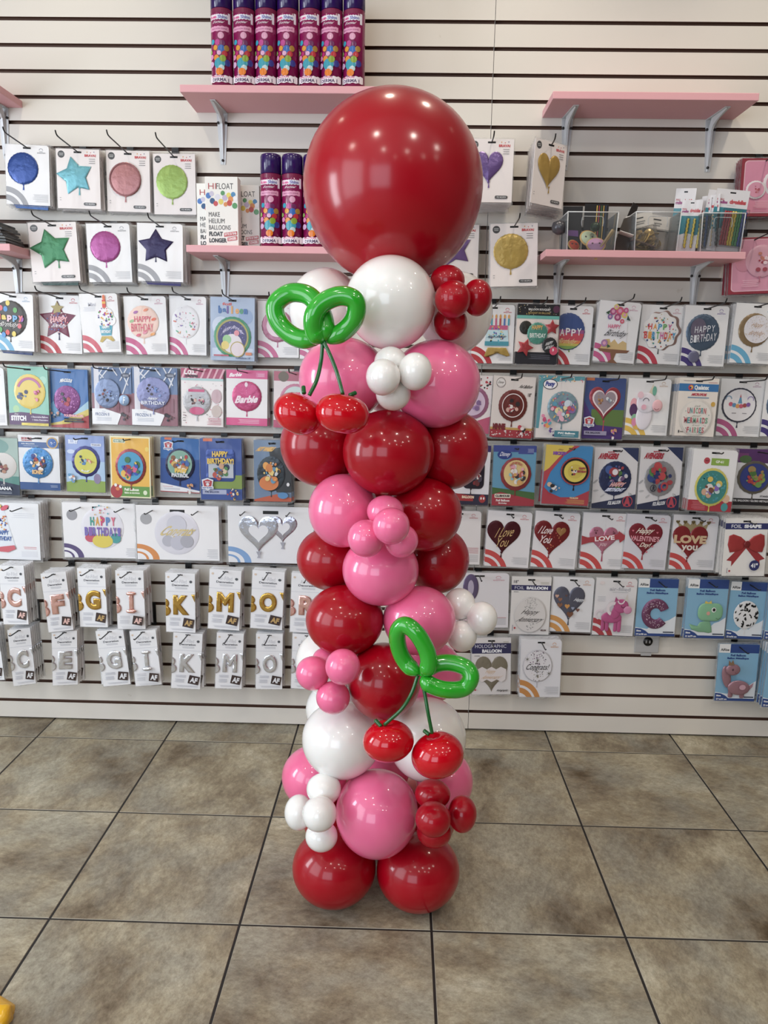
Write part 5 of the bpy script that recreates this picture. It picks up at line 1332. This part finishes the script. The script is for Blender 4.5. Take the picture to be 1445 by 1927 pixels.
P('white unicorn head balloon', (1179, 713, 1259, 819), .05, 2, d_uni, 1)
P('clear balloon reading UNICORN MERMAIDS FAIRIES', (1274, 712, 1348, 821), .09, 5, d_qual, 1, gap=.014)
P('white unicorn face balloon with a dark rim', (1352, 714, 1434, 821), .04, 1, d_unir, 1)
P('balloon on a purple ringed card at the picture edge', (1436, 716, 1516, 822), .05, 1, d_holo, 1)
# row E
P('pale round balloon on a sea green card', (-50, 824, 35, 931), .05, 2, d_moana, 1)
P('light blue round balloon on a white and navy card', (36, 820, 112, 922), .05, 3, d_hedge, 1)
P('navy and yellow round balloon on a sky and lawn card', (124, 820, 197, 926), .035, 1, d_heel, 1)
P('red rimmed round balloon on a bright yellow card', (208, 822, 283, 937), .06, 2, d_street, 1, gap=.02)
P('navy rimmed round balloon on a blue card', (302, 825, 376, 927), .035, 2, d_paw, 2)
P('square balloon with yellow HAPPY BIRTHDAY on blue', (377, 826, 455, 941), .06, 3, d_pawhb, 0)
P('orange and grey round balloon on a dark card', (478, 829, 548, 944), .09, 5, d_cars, 0, gap=.014)
P('dark square balloon partly hidden by the red balloon', (850, 838, 921, 950), .05, 1, d_web, 1)
P('red rimmed balloon on a sky blue card with green hills', (927, 839, 1007, 952), .05, 1, d_club, 0)
P('red and yellow round balloon on a blue and red card', (1023, 839, 1111, 950), .08, 4, d_mick, 2)
P('colourful round balloon reading HAPPY BIRTHDAY on grey', (1116, 843, 1198, 957), .06, 3, d_aven, 0)
P('silver round balloon with a round emblem on grey', (1202, 842, 1281, 959), .06, 1, d_aven2, 0)
P('teal balloon with a yellow rim on a white card', (1299, 847, 1382, 962), .1, 5, d_coco, 2, gap=.014)
P('blue balloon with green patches under a purple header', (1379, 846, 1462, 951), .04, 1, d_turt, 1)
# row F
def d_hatwide(g):
    g.base('eceef2'); g.lines(60, 94, 14, 3, 'd8dae2'); g.R(74, g.H - 12, 96, g.H - 4, 'e2e4ea'); g.lines(75, 95, g.H - 18, 2, 'e0a0a8', 2); g.t = 'pic'
    g.puff([(46, 8), (52, 8), (67, 62), (56, 68), (36, 66)][::-1], 'e4ecf6', 2); g.dots(50, 26, 9, ('d0405a', '3a5ab0', 'e8a83a'), 30, 1, 3, (44, 18, 56, 38)); g.C(54, 7, 6, 'e0506a', 3, 12, 330); g.C(46, 5, 4, 'e8c44a', 3)
    g.T('HAPPY', 42, 38, 58, 44, '3a6ab8', .03); g.T('BIRTHDAY', 38, 46, 62, 52, '3a6ab8', .03); g.poly([(38, 62), (65, 58), (67, 63), (56, 68), (38, 67)][::-1], 'd85a6a')
P('party hat balloon at the picture edge', (-62, 946, 74, 1052), .08, 4, d_hatwide, 1, H=78, hooks=(22, 77), gap=.018)
P('round clear balloon reading HAPPY BIRTHDAY on a wide card', (119, 947, 256, 1050), .035, 1, d_widehb, 0, H=76, hooks=(25, 84))
P('clear balloon reading Congrats on a wide card', (257, 952, 412, 1054), .04, 1, d_widecg, 0, H=68, hooks=(20, 75))
P('pair of linked silver hearts on a wide card', (429, 954, 590, 1060), .04, 1, d_widehh, 0, H=68, hooks=(20, 72))
P('pale card peeping out from behind the tower', (822, 962, 904, 1062), .035, 1, d_redback, 0)
P('burgundy heart balloon reading I Love You in gold', (915, 963, 998, 1067), .04, 1, d_ily, 2)
P('bright red heart balloon reading I Love You in white', (1003, 964, 1087, 1069), .04, 1, d_ily2, 3)
P('pink heart balloon pierced by a red LOVE arrow', (1094, 966, 1179, 1071), .04, 1, d_arrow, 1)
P("red heart balloon reading Happy VALENTINE'S Day", (1175, 969, 1257, 1071), .045, 2, d_valent, 2)
P('red heart balloon with a gold crown reading LOVE you', (1263, 970, 1348, 1072), .045, 1, d_crown, 1)
P('red bow balloon under a navy SHAPE header', (1362, 976, 1442, 1084), .09, 4, d_bow, -1, gap=.018)
# rows G, H: letters
RG, GD_, SV = '!ecbcb2', '!c39c50', '!e2e4ea'
def L(ch, c, word, rect, d, n, rot=0, yaw=0):
    packet('%s foil letter %s' % (word, ch), rect, d, n, lambda g: letter(g, ch, c), rot, yaw, 228, name='letter_balloon_packet', jit=.8, gap=.014)
L('C', RG, 'rose gold', (2, 1065, 49, 1175), .15, 5, -1)
L('F', RG, 'rose gold', (86, 1078, 129, 1188), .15, 5, -4, 12)
L('G', GD_, 'yellow gold', (148, 1070, 200, 1180), .12, 4)
L('I', RG, 'rose gold', (220, 1074, 271, 1184), .12, 5, 0, 4)
L('K', GD_, 'yellow gold', (312, 1079, 367, 1190), .11, 4, 1)
L('M', GD_, 'yellow gold', (393, 1073, 452, 1185), .11, 3, 3)
L('O', GD_, 'yellow gold', (473, 1075, 533, 1184), .1, 3, 3)
L('R', RG, 'rose gold', (547, 1080, 608, 1191), .1, 2, 2)
L('C', SV, 'silver', (23, 1184, 59, 1289), .14, 5, -2, 20)
L('E', SV, 'silver', (101, 1188, 143, 1289), .14, 4, 2, 16)
L('G', SV, 'silver', (188, 1186, 238, 1290), .12, 4, -5, 5)
L('I', SV, 'silver', (250, 1187, 298, 1290), .12, 3, -4, 4)
L('K', SV, 'silver', (325, 1192, 378, 1296), .11, 4, 4, 6)
L('M', SV, 'silver', (407, 1192, 456, 1296), .11, 3, 3, 6)
L('O', SV, 'silver', (482, 1193, 531, 1297), .1, 3, 1, 4)
L('R', SV, 'silver', (549, 1194, 604, 1297), .1, 2, 2)
L('B', SV, 'silver', (-52, 1178, 2, 1280), .1, 3, -3)
P('lilac looped balloon half hidden by the white balloons', (845, 1079, 957, 1181), .04, 1, d_loop, -1)
P('dotted round balloon reading Happy Anniversary', (961, 1086, 1035, 1194), .04, 1, d_anniv, 0)
P('dark grey heart balloon with bronze hearts', (1037, 1087, 1115, 1189), .035, 1, d_grayh, 1)
P('pink pony balloon', (1118, 1089, 1195, 1196), .04, 1, d_ponyp, 1)
P('bitten doughnut balloon', (1198, 1090, 1273, 1197), .04, 1, d_donut, 0)
P('green baby dinosaur balloon', (1291, 1091, 1367, 1201), .05, 2, d_dino, 0)
P('white balloon with black cow spots', (1370, 1096, 1441, 1202), .045, 1, d_cow, 1)
P('blue card cut off by the picture edge', (1444, 1096, 1516, 1204), .06, 2, d_cow, 1)
P('zigzag heart balloon reading Happy Anniversary', (888, 1201, 961, 1307), .04, 1, d_holoh, -2)
P('white balloon reading Congrats in black script', (979, 1204, 1055, 1312), .075, 4, d_congr, -1)
P('pink long-necked dinosaur balloon', (1349, 1213, 1424, 1319), .05, 1, d_longneck, 0)
P('sky blue card near the floor at the picture edge', (1441, 1217, 1512, 1332), .09, 4, d_cow, 2, gap=.018)
bpy.data.objects.remove(FO)
print('PACKETS', NP)
# ------------------------------------------------------------------ spray cans
def can_meshes():
    R, BH = .0325, .214
    prof = [(.029, 0), (.0325, .002), (.0325, BH - .006), (.0305, BH)]
    mb = MB(); mb.lathe(prof, mat('82144f', 'l'), 40); body = mb.mesh('can_body')
    mb = MB(); mb.lathe([(.0305, BH), (.032, BH + .001), (.032, BH + .05), (.030, BH + .056), (.025, BH + .058)], mat('2d1256', 'l'), 40); cap = mb.mesh('cap')
    g = G(204); g.dz = .05
    g.kind = 'l'
    def U(s): return 50 + math.degrees(math.asin(max(-.99, min(.99, s)))) / 90 * 50
    def disc(s, y, r, c, ry=None): g.puff(ell(U(s), y, r, (ry or r), 16), c, .3)
    def band(x0, x1, y0, y1, c, wav=1.0):
        n = 16
        g.z += .05
        vs = []; 
        for i in range(n + 1):
            x = x0 + (x1 - x0) * i / n
            vs += [(x, -g.z, -(y0 + wav * math.sin(i * 2.1))), (x, -g.z, -(y1 + wav * math.cos(i * 1.7)))]
        g.mb['card'].add(vs, [(2 * i, 2 * i + 1, 2 * i + 3, 2 * i + 2) for i in range(n)], g.mat(c))
    band(4, 96, 0, 12, '7a2448', 0)
    band(14, 46, 17, 30, 'ecdce6'); band(42, 84, 17, 30, 'e2e2f0'); band(76, 84, 12, 40, 'e6e0ee', .5)
    g.z += .05; g.T('Rosa', 18, 19, 43, 28, 'd0508c', .05); g.T('Shine', 46, 19, 74, 28, '7a7ab0', .05); g.T('El original', 28, 34, 66, 42, 'e6d6e0', .02, .25)
    band(14, 78, 48, 61, 'dc9cbc', .8); g.z += .05; g.T('BALLOON SHINE', 24, 53, 72, 56, '8a3a6a', .02)
    for q in ((.12, 72, 9, 'd8a0bc'), (-.66, 88, 7, '3aa0b8'), (-.2, 90, 8, 'b8488c'), (.25, 92, 8, '6a2a5a'), (-.4, 104, 7, 'd8963c'), (.15, 107, 10, '3a68b0'), (.58, 105, 8, 'a8803a'), (-.82, 114, 6, '9ab86a'), (-.5, 118, 6, 'b02a6a'),
              (-.05, 118, 6, 'd8a8c8'), (.42, 120, 8, 'b8343c'), (-.72, 128, 7, 'd88ab8'), (-.3, 131, 8, 'd88a3c'), (.62, 144, 9, '3a3a8c'), (-.02, 146, 15, '3c98ac'), (.26, 133, 9, '86a038'), (-.7, 148, 8, 'd0a8cc'), (.14, 158, 8, 'b8ccd0'), (-.02, 168, 10, 'dc7a24')):
        disc(*q)
    band(14, 86, 178, 196, 'ece4ec', 1.2); g.z += .06; g.T('BALLOON', 26, 178, 60, 183, 'c04a80', .04); g.T('DERMA 1', 28, 185, 74, 194, '5a4a6a', .04)
    def f(v):
        a = (v[0] - 50) / 100 * math.pi
        rr = R + .0003 - v[1] * .0004
        return (rr * math.sin(a), -rr * math.cos(a), BH - .002 + v[2] * (BH - .004) / 204)
    lab = g.mb['card'].mesh('printed_label', f)
    return body, cap, lab
FC = bpy.data.curves.new('txt', 'FONT'); FO = bpy.data.objects.new('txt', FC); COL.objects.link(FO)
CB, CC, CL = can_meshes()
def can(u, z, Y, label, grp, rz=0):
    x = px(u, 400 if z < 2 else 100, Y).x
    root = bpy.data.objects.new('spray_can', None); COL.objects.link(root); root.location = (x, Y, z + .0008); root.rotation_euler = (0, 0, rz)
    tag(root, label, 'spray can', grp)
    for n, m in (('can_body', CB), ('cap', CC), ('printed_label', CL)): obj(n, m, root)
NUM = ('first', 'second', 'third', 'fourth', 'fifth', 'sixth', 'seventh')
for i, u in enumerate((418.5, 460.5, 501.5, 542, 584, 624.5, 666)):
    can(u, z1, -.145, 'purple capped magenta spray can on the top shelf, %s from the left' % NUM[i], 'spray cans on the top shelf', random.uniform(-.12, .12) - .1)
for i, u in enumerate((510.5, 550.5, 590, 630, 668)):
    can(u, z2, -.14, 'purple capped spray can on the lower shelf, %s from the white boxes' % NUM[i], 'spray cans on the lower shelf', random.uniform(-.1, .1))
# ------------------------------------------------------------------ helium boxes
def helium_mesh():
    g = G(216); g.dz = .1
    g.T('HI', 10, 20, 34, 38, 'b8343c', .0); g.T('FLOAT', 35, 20, 86, 38, '2c2c30', .0)
    for x, y, r, c in ((10, 58, 8, '3a78c8'), (20, 52, 7, 'c9c4dc'), (22, 74, 8, '2a5a8c'), (38, 62, 8, 'dcdcea'), (32, 82, 7, 'cc2f34'), (48, 76, 7.5, 'e0cc2c'), (54, 50, 6.5, '4f9a5a'), (60, 64, 8, 'c4b4d4'), (72, 56, 7, 'e6d43c'), (78, 68, 8, 'e28a2c'), (74, 80, 8, 'cc3a30'), (86, 54, 7, '3a8ac0'), (92, 66, 7, 'eeeef2'), (90, 88, 8, '4a9a58'), (62, 84, 6, 'e08a3c')):
        g.C(x, y, r, c, r * 1.15, 16)
    for i, (t, b) in enumerate((('MAKE', 0), ('HELIUM', 0), ('BALLOONS', 0), ('FLOAT', .05), ('LONGER', .05))):
        g.T(t, 10, 108 + i * 20, 10 + (34, 48, 66, 42, 54)[i], 122 + i * 20, '2c2c30', b)
    g.poly([(56, 172), (96, 166), (96, 178), (56, 184)][::-1], 'c23a3e'); g.T('UP TO 25 TIMES', 58, 171, 94, 178, 'f2e6e6', .04, rot=-7); g.poly([(66, 186), (96, 181), (96, 193), (66, 197)][::-1], 'c23a3e'); g.T('LONGER!', 69, 185, 93, 193, 'f2e6e6', .04, rot=-7)
    return g
def helium(rect, Y, label):
    x0, y0, x1, y1 = rect
    a, b = px(x0, y1, Y), px(x1, y1, Y); w = b.x - a.x; h = px(x0, y0, Y).z - a.z
    root = bpy.data.objects.new('helium_treatment_box', None); COL.objects.link(root); root.location = ((a.x + b.x) / 2, Y, z2)
    tag(root, label, 'box', 'white boxes on the lower shelf')
    g = HG
    mb = MB(); mb.box((-w / 2, 0, .0005), (w / 2, .045, h), mat('ecebe7', 'k')); bevel(obj('carton', mb, root), .001)
    me = g.mb['card'].mesh('printed_front', lambda v: ((v[0] - 50) * w / 100, -.0002 + v[1] * .0003, h + v[2] * h / 216)); obj('printed_front', me, root)
HG = helium_mesh()
helium((388, 327, 449, 460), -.15, 'white helium treatment box standing in front of two others')
helium((372, 334, 432, 459), -.095, 'white helium treatment box behind the front one, beside the lime balloon packet')
helium((430, 337, 489, 460), -.09, 'white helium treatment box behind the front one, beside the spray cans')
# ------------------------------------------------------------------ clear bins and their goods
CLR = clear_mat('clear_acrylic', .07, .04, (.22, .24, .25, 1))
def bin_(u0, u1, vtop, vbot, Yf, label):
    a, b = px(u0, vbot, Yf), px(u1, vbot, Yf); zt = px(u0, vtop, Yf).z; z = z4 + .001; h = zt - z
    cx = (a.x + b.x) / 2; W0 = (b.x - a.x) / 2
    root = bpy.data.objects.new('clear_bin', None); COL.objects.link(root); root.location = (cx, Yf, z)
    tag(root, label, 'bin', 'clear bins on the pink shelf')
    D = .125; k = 1.06; t = .0025
    outer = [[(-W0 * s, 0 - (s - 1) * .1, zz), (W0 * s, 0 - (s - 1) * .1, zz), (W0 * s, D, zz), (-W0 * s, D, zz)] for s, zz in ((1, 0), (k, h))]
    inner = [[(-W0 * s + t, t - (s - 1) * .1, zz), (W0 * s - t, t - (s - 1) * .1, zz), (W0 * s - t, D - t, zz), (-W0 * s + t, D - t, zz)] for s, zz in ((1, t), (k, h))]
    vs = outer[0] + outer[1] + inner[0] + inner[1]
    fs = [(3, 2, 1, 0)] + [(i, (i + 1) % 4, 4 + (i + 1) % 4, 4 + i) for i in range(4)] + [(8, 9, 10, 11)] + [(8 + (i + 1) % 4, 8 + i, 12 + i, 12 + (i + 1) % 4) for i in range(4)] + [(4 + i, 4 + (i + 1) % 4, 12 + (i + 1) % 4, 12 + i) for i in range(4)]
    mb = MB(); mb.add(vs, fs, CLR); obj('bin_body', mb, root)
    mb = MB(); mb.tube([outer[1][i] for i in range(4)], .0018, clear_mat('acrylic_rim', .45, .05, (.9, .93, .95, 1)), 8, closed=True)
    for i in (0, 1): mb.tube([outer[0][i], outer[1][i]], .0016, clear_mat('acrylic_rim', .45, .05, (.9, .93, .95, 1)), 8)
    obj('rim', mb, root)
    mb = MB(); mb.tube([(x, -.003, zz) for x, zz in [((px_ - 50) * W0 * .011, h - .012 - q * .028) for px_, q in ((10, 1), (8, .6), (10, .15), (16, 0), (84, 0), (90, .15), (92, .6), (90, 1))]], .0012, clear_mat('acrylic_rim', .45, .05, (.9, .93, .95, 1)), 8); obj('finger_grip', mb, root)
    return Vector((cx, Yf, z)), W0, h
def slab(name, pts, th, m, loc, rot, label, cat, group=None, extra=None):
    mb = MB(); n = len(pts)
    vs = [(x, 0, z) for x, z in pts] + [(x, th, z) for x, z in pts]
    mb.add(vs, [tuple(range(n)), tuple(range(n, 2 * n))[::-1]] + [(i, i + n, (i + 1) % n + n, (i + 1) % n) for i in range(n)], m)
    o = obj(name, mb, loc=loc, rot=[math.radians(a) for a in rot])
    tag(o, label, cat, group)
    if extra: extra(o)
    return o
GOLD = mat('c9a548', 'f')
b1, W1, h1 = bin_(1067, 1156, 399, 467, -.165, 'clear bin with round smiley clips, nearest the gold heart packet')
b2, W2, h2 = bin_(1194, 1273, 399, 467, -.165, 'middle clear bin holding bags of gold coins')
b3, W3, h3 = bin_(1318, 1393, 401, 467, -.165, 'clear bin packed with candle cards')
def clip(c, r, col, loc, rot, label):
    root = bpy.data.objects.new('round_clip', None); COL.objects.link(root); root.location = loc; root.rotation_euler = [math.radians(a) for a in rot]
    tag(root, label, 'clip', 'round clips in the bin')
    mb = MB(); mb.lathe([(r * .9, 0), (r, .001), (r, .003), (r * .92, .004)], mat('c9a86a', 'k'), 28); obj('wooden_disc', mb, root)
    mb = MB(); mb.lathe([(r * .86, .0042), (r * .84, .0056)], mat(col, 'k'), 28); 
    for s in (-1, 1): mb.lathe([(.003, .0057), (.0028, .0064)], mat('5a4a4c', 'k'), 10, (s * r * .35, r * .15, 0))
    obj('painted_face', mb, root)
    mb = MB(); mb.box((-.004, -r * 1.7, -.006), (.004, r * .3, -.0005), mat('c8a672', 'w')); obj('clothes_peg', mb, root)
clip(1, .030, 'b9cbb0', b1 + Vector((.005, .06, .042)), (62, 0, 10), 'pale green round clip in the bin')
clip(1, .030, 'c59ac4', b1 + Vector((.022, .03, .018)), (55, 0, -8), 'pale purple round clip in the bin')
clip(1, .020, 'c9523c', b1 + Vector((-.048, .025, .016)), (60, 0, 20), 'orange round clip in the bin')
BK = mat('1d1b20', 'p')
slab('candle_card', [(-.03, 0), (.03, 0), (.03, .135), (-.03, .135)], .003, BK, b1 + Vector((-.045, .085, .006)), (6, 0, -4), 'black card with a purple patch in the first bin', 'card packet',
     extra=lambda o: obj('purple_patch', (lambda mb: (mb.add([(-.02, -.0004, .05), (.022, -.0004, .046), (.02, -.0004, .064), (-.022, -.0004, .066)], [(0, 1, 2, 3)], mat('7a4a9a', 'p')), mb)[1])(MB()), o))
def stripes(o):
    mb = MB()
    for i, c in enumerate(('e8c030', 'b0303c', '3f6a34', 'c9a23a', '2a3a5a')): mb.add([(.002 + i * .007, -.0004, .03), (.005 + i * .007, -.0004, .03), (.005 + i * .007, -.0004, .145), (.002 + i * .007, -.0004, .145)], [(0, 1, 2, 3)], mat(c, 'p'))
    obj('striped_sticks', mb, o)
slab('candle_card', [(-.035, 0), (.04, 0), (.04, .15), (-.035, .15)], .003, BK, b1 + Vector((.03, .105, .004)), (4, 0, 2), 'black card with coloured sticks in the first bin', 'card packet', extra=stripes)
for k in range(2):
    mb = MB(); mb.tube([(0, 0, 0), (.034, 0, .052)], .0035, mat('cdb78c', 'w'), 8); o = obj('wooden_peg', mb, loc=b1 + Vector((.034 + k * .006, .02 + k * .008, .012)))
    tag(o, 'pale wooden peg leaning in the first bin', 'peg', 'pale wooden pegs in the first bin')
mb = MB(); mb.lathe([(.004, 0), (.013, .004), (.016, .014), (.013, .024), (.004, .028)], mat('2f4a34', 'f'), 16); o = obj('foil_flower', mb, loc=b1 + Vector((.02, .045, .062))); tag(o, 'small dark green foil ball in the first bin', 'decoration')
mb = MB(); mb.lathe([(.006, 0), (.02, .008), (.024, .022), (.02, .036), (.006, .042)], mat('5a5a62', 'f'), 20); o = obj('foil_flower', mb, loc=b1 + Vector((-W1 - .018, .05, .052))); tag(o, 'dark shiny ball peeking beside the first bin', 'decoration')
o = slab('glitter_packet', [(-.022, 0), (.022, 0), (.026, .09), (.012, .12), (-.018, .1)], .006, mat('4a4038', 'p'), b1 + Vector((W1 + .028, .05, .0)), (4, 14, 0), 'dark glitter packet wedged between the first two bins', 'packet')
slab('glitter_packet', [(-.02, 0), (.022, 0), (.012, .155), (-.006, .16)], .004, mat('3a3230', 'f'), b1 + Vector((W1 + .030, .085, .0)), (4, 16, 0), 'tall dark foil packet rising between the first two bins', 'packet')
# coin bags
def coinbag(loc, rot, label, n, seed):
    root = bpy.data.objects.new('coin_bag', None); COL.objects.link(root); root.location = loc; root.rotation_euler = [math.radians(a) for a in rot]
    tag(root, label, 'bag', 'bags of gold coins')
    mb = MB(); mb.box((-.042, 0, .075), (.042, .0015, .118), mat('dcd8d2', 'k')); mb.box((-.012, -.0006, .103), (.012, 0, .106), BLK); mb.box((-.014, -.0006, .086), (.012, 0, .089), mat('8a8a88', 'k')); mb.box((-.014, -.0006, .092), (.016, 0, .095), mat('8a8a88', 'k')); obj('header_card', mb, root)
    mb = MB(); mb.box((-.042, -.012, 0), (.042, .012, .076), clear_mat('bag_film', .05, .1, (.4, .4, .4, 1))); obj('clear_bag', mb, root)
    rd = random.Random(seed)
    for i in range(n):
        mb = MB(); mb.lathe([(.0155, 0), (.0165, .0008), (.0165, .0022), (.0155, .003)], GOLD, 24)
        o = obj('gold_coin', mb, root, (rd.uniform(-.025, .025), rd.uniform(-.006, .006), .012 + .052 * i / n), (math.radians(rd.uniform(-28, 28) + (60 if i % 3 == 0 else 10)), math.radians(rd.uniform(-25, 25)), 0))
coinbag(b2 + Vector((-.014, .05, .004)), (-4, -14, 4), 'bag of gold coins with a white header card, leaning in the middle bin', 12, 4)
coinbag(b2 + Vector((.012, .09, .004)), (0, 8, 0), 'bag of gold coins at the back of the middle bin', 8, 9)
coinbag(b2 + Vector((.006, .022, .022)), (-72, 0, 82), 'bag of gold coins lying flat at the bottom of the middle bin', 12, 2)
# candle cards
def candle_card(loc, rot, label, cols, w=.105, h=.185, group='candle cards in the clear bin'):
    root = bpy.data.objects.new('candle_card', None); COL.objects.link(root); root.location = loc; root.rotation_euler = [math.radians(a) for a in rot]
    tag(root, label, 'candle packet', group)
    g = G(170); g.dz = .12; g.ys = 9
    g.base('e4e2e6'); 
    g.T('SPARKLE', 5, 26, 26, 31, 'c04a5a', .05); g.T('candles', 5, 31, 38, 40, 'a84a8a', .08); g.T('chandelles', 44, 27, 94, 39, 'd0404c', .08); g.lines(32, 64, 43, 1)
    g.poly([(0, 50), (100, 50), (100, 108), (86, 112), (40, 104), (0, 112)][::-1], '1f8a9c')
    w_ = w / 100; f = lambda v: ((v[0] - 50) * w_, v[1] * .001, h + v[2] * h / 170)
    obj('backing_card', g.mb['card'].mesh('backing_card', f), root)
    n = len(cols)
    for i, c in enumerate(cols):
        x = (-.26 + .62 * i / max(1, n - 1)) * w + .012
        mb = MB(); mb.tube([(x + .0012 * math.sin(k * 1.9), -.006, h * (.10 + .55 * k / 24)) for k in range(25)], .0034, mat(c, 'l'), 8); obj('candle', mb, root)
    mb = MB(); x0, x1 = -.34 * w + .012, .44 * w + .012
    mb.box((x0, -.012, h * .07), (x1, -.0035, h * .69), clear_mat('blister', .03, .05, (.1, .1, .1, 1))); obj('blister', mb, root)
candle_card(b3 + Vector((.012, .016, .004)), (3, 5, -2), 'rainbow candle card at the front of the bin', ('b02530', 'a82030', 'b8302c', 'e0c020', 'e8c828', '2f8a34', '3a9440', '2f4aa0', '2a3f92'), .098, .178)
candle_card(b3 + Vector((-.008, .036, .004)), (3, 6, -2), 'teal candle card right behind the rainbow one', ('b02530', 'd8a030', '2f8a34'), .098, .178)
for i, (dx, dy, rz, t) in enumerate(((-.030, .055, -52, 'third'), (-.045, .075, -58, 'fourth'), (-.058, .092, -60, 'fifth'))):
    candle_card(b3 + Vector((dx, dy - .02, .004)), (2, 2, rz), 'teal candle card turned edge on, %s from the front' % t, ('2f5a9a', 'd8c0a0', '2a2a2c'), .06, .165 - i * .006)
candle_card(b3 + Vector((-W3 - .03, .05, .002)), (3, 5, -28), 'teal candle card standing between the last two bins', ('d8c050', 'd8c45a', 'cfc060'), .06, .155)
candle_card(b3 + Vector((-W3 - .034, .1, .002)), (2, 3, -20), 'tall teal candle card behind the one between the bins', ('d8c050', 'e0cc70'), .06, .2)
# dark packets lying on the lower left shelf
for i in range(8):
    a = px(-30, 440, -.15)
    o = slab('flat_packet', [(-.07, 0), (.07, -.004), (.068, .002), (-.07, .005)], .12, mat('2a2a2e' if i % 2 else '4a4844', 'p'), (a.x + .012 - .004 * i + random.uniform(-.006, .006), -.17, z6 + .006 + i * .0095), (0, 1 + i * .5, 0), 'dark film packet lying in the heap on the lower shelf', 'packet', 'dark packets heaped on the lower left shelf')
# ------------------------------------------------------------------ outlet
a, b = px(1196, 1196, -.006), px(1239, 1229, -.006)
root = bpy.data.objects.new('wall_outlet', None); COL.objects.link(root); root.location = ((a.x + b.x) / 2, 0, b.z)
tag(root, 'grey metal outlet plate with one round black socket below the doughnut packet', 'wall outlet')
w = (b.x - a.x) / 2; OM = mat('c4c5c7', 'm')
mb = MB(); mb.box((-w, -.006, 0), (w, 0, .072), OM); bevel(obj('cover_plate', mb, root), .002)
c = px(1219, 1207, -.006)
mb = MB(); n = 28; cz = c.z - b.z
mb.tube([(c.x - root.location.x, -.0055, cz), (c.x - root.location.x, -.0078, cz)], .0165, mat('1a1a1c', 'b'), n); obj('socket', mb, root)
mb = MB()
for s in (-1, 1): mb.box((c.x - root.location.x + s * .006 - .0025, -.0086, cz - .006), (c.x - root.location.x + s * .006 + .0025, -.0076, cz + .004), mat('a8a8aa', 'm'))
obj('contact', mb, root)
mb = MB(); mb.box((-.018, -.004, -.012), (.018, 0, -.0008), OM); obj('lower_tab', mb, root)
# ------------------------------------------------------------------ yellow thing on the floor
p = pxz(-12, 1908, .02)
rd = random.Random(5)
mb = MB(); vs = []; n, m = 20, 12
for i in range(m + 1):
    t = math.pi * i / m
    for k in range(n):
        a = 2 * math.pi * k / n
        q = 1 + .10 * math.sin(3 * a + 2 * t) + .07 * math.sin(5 * a - 3 * t) 
        e_ = .55
        f = lambda v: math.copysign(abs(v) ** e_, v)
        vs.append((.052 * q * f(math.sin(t)) * f(math.cos(a)), .036 * q * f(math.sin(t)) * f(math.sin(a)), .019 * f(math.cos(t)) + (.004 * math.sin(4 * a) if i < m / 2 else 0)))
mb.add(vs, [(i * n + k, (i + 1) * n + k, (i + 1) * n + (k + 1) % n, i * n + (k + 1) % n) for i in range(m) for k in range(n)], mat('e2ae22', 'l'), True)
o = obj('deflated_balloon', mb, loc=(p.x - .012, p.y, .0195), rot=(0, 0, -.4))
tag(o, 'crumpled yellow deflated balloon lying on the floor tiles', 'balloon')
bpy.data.objects.remove(FO)
S.cycles.transparent_max_bounces = 24
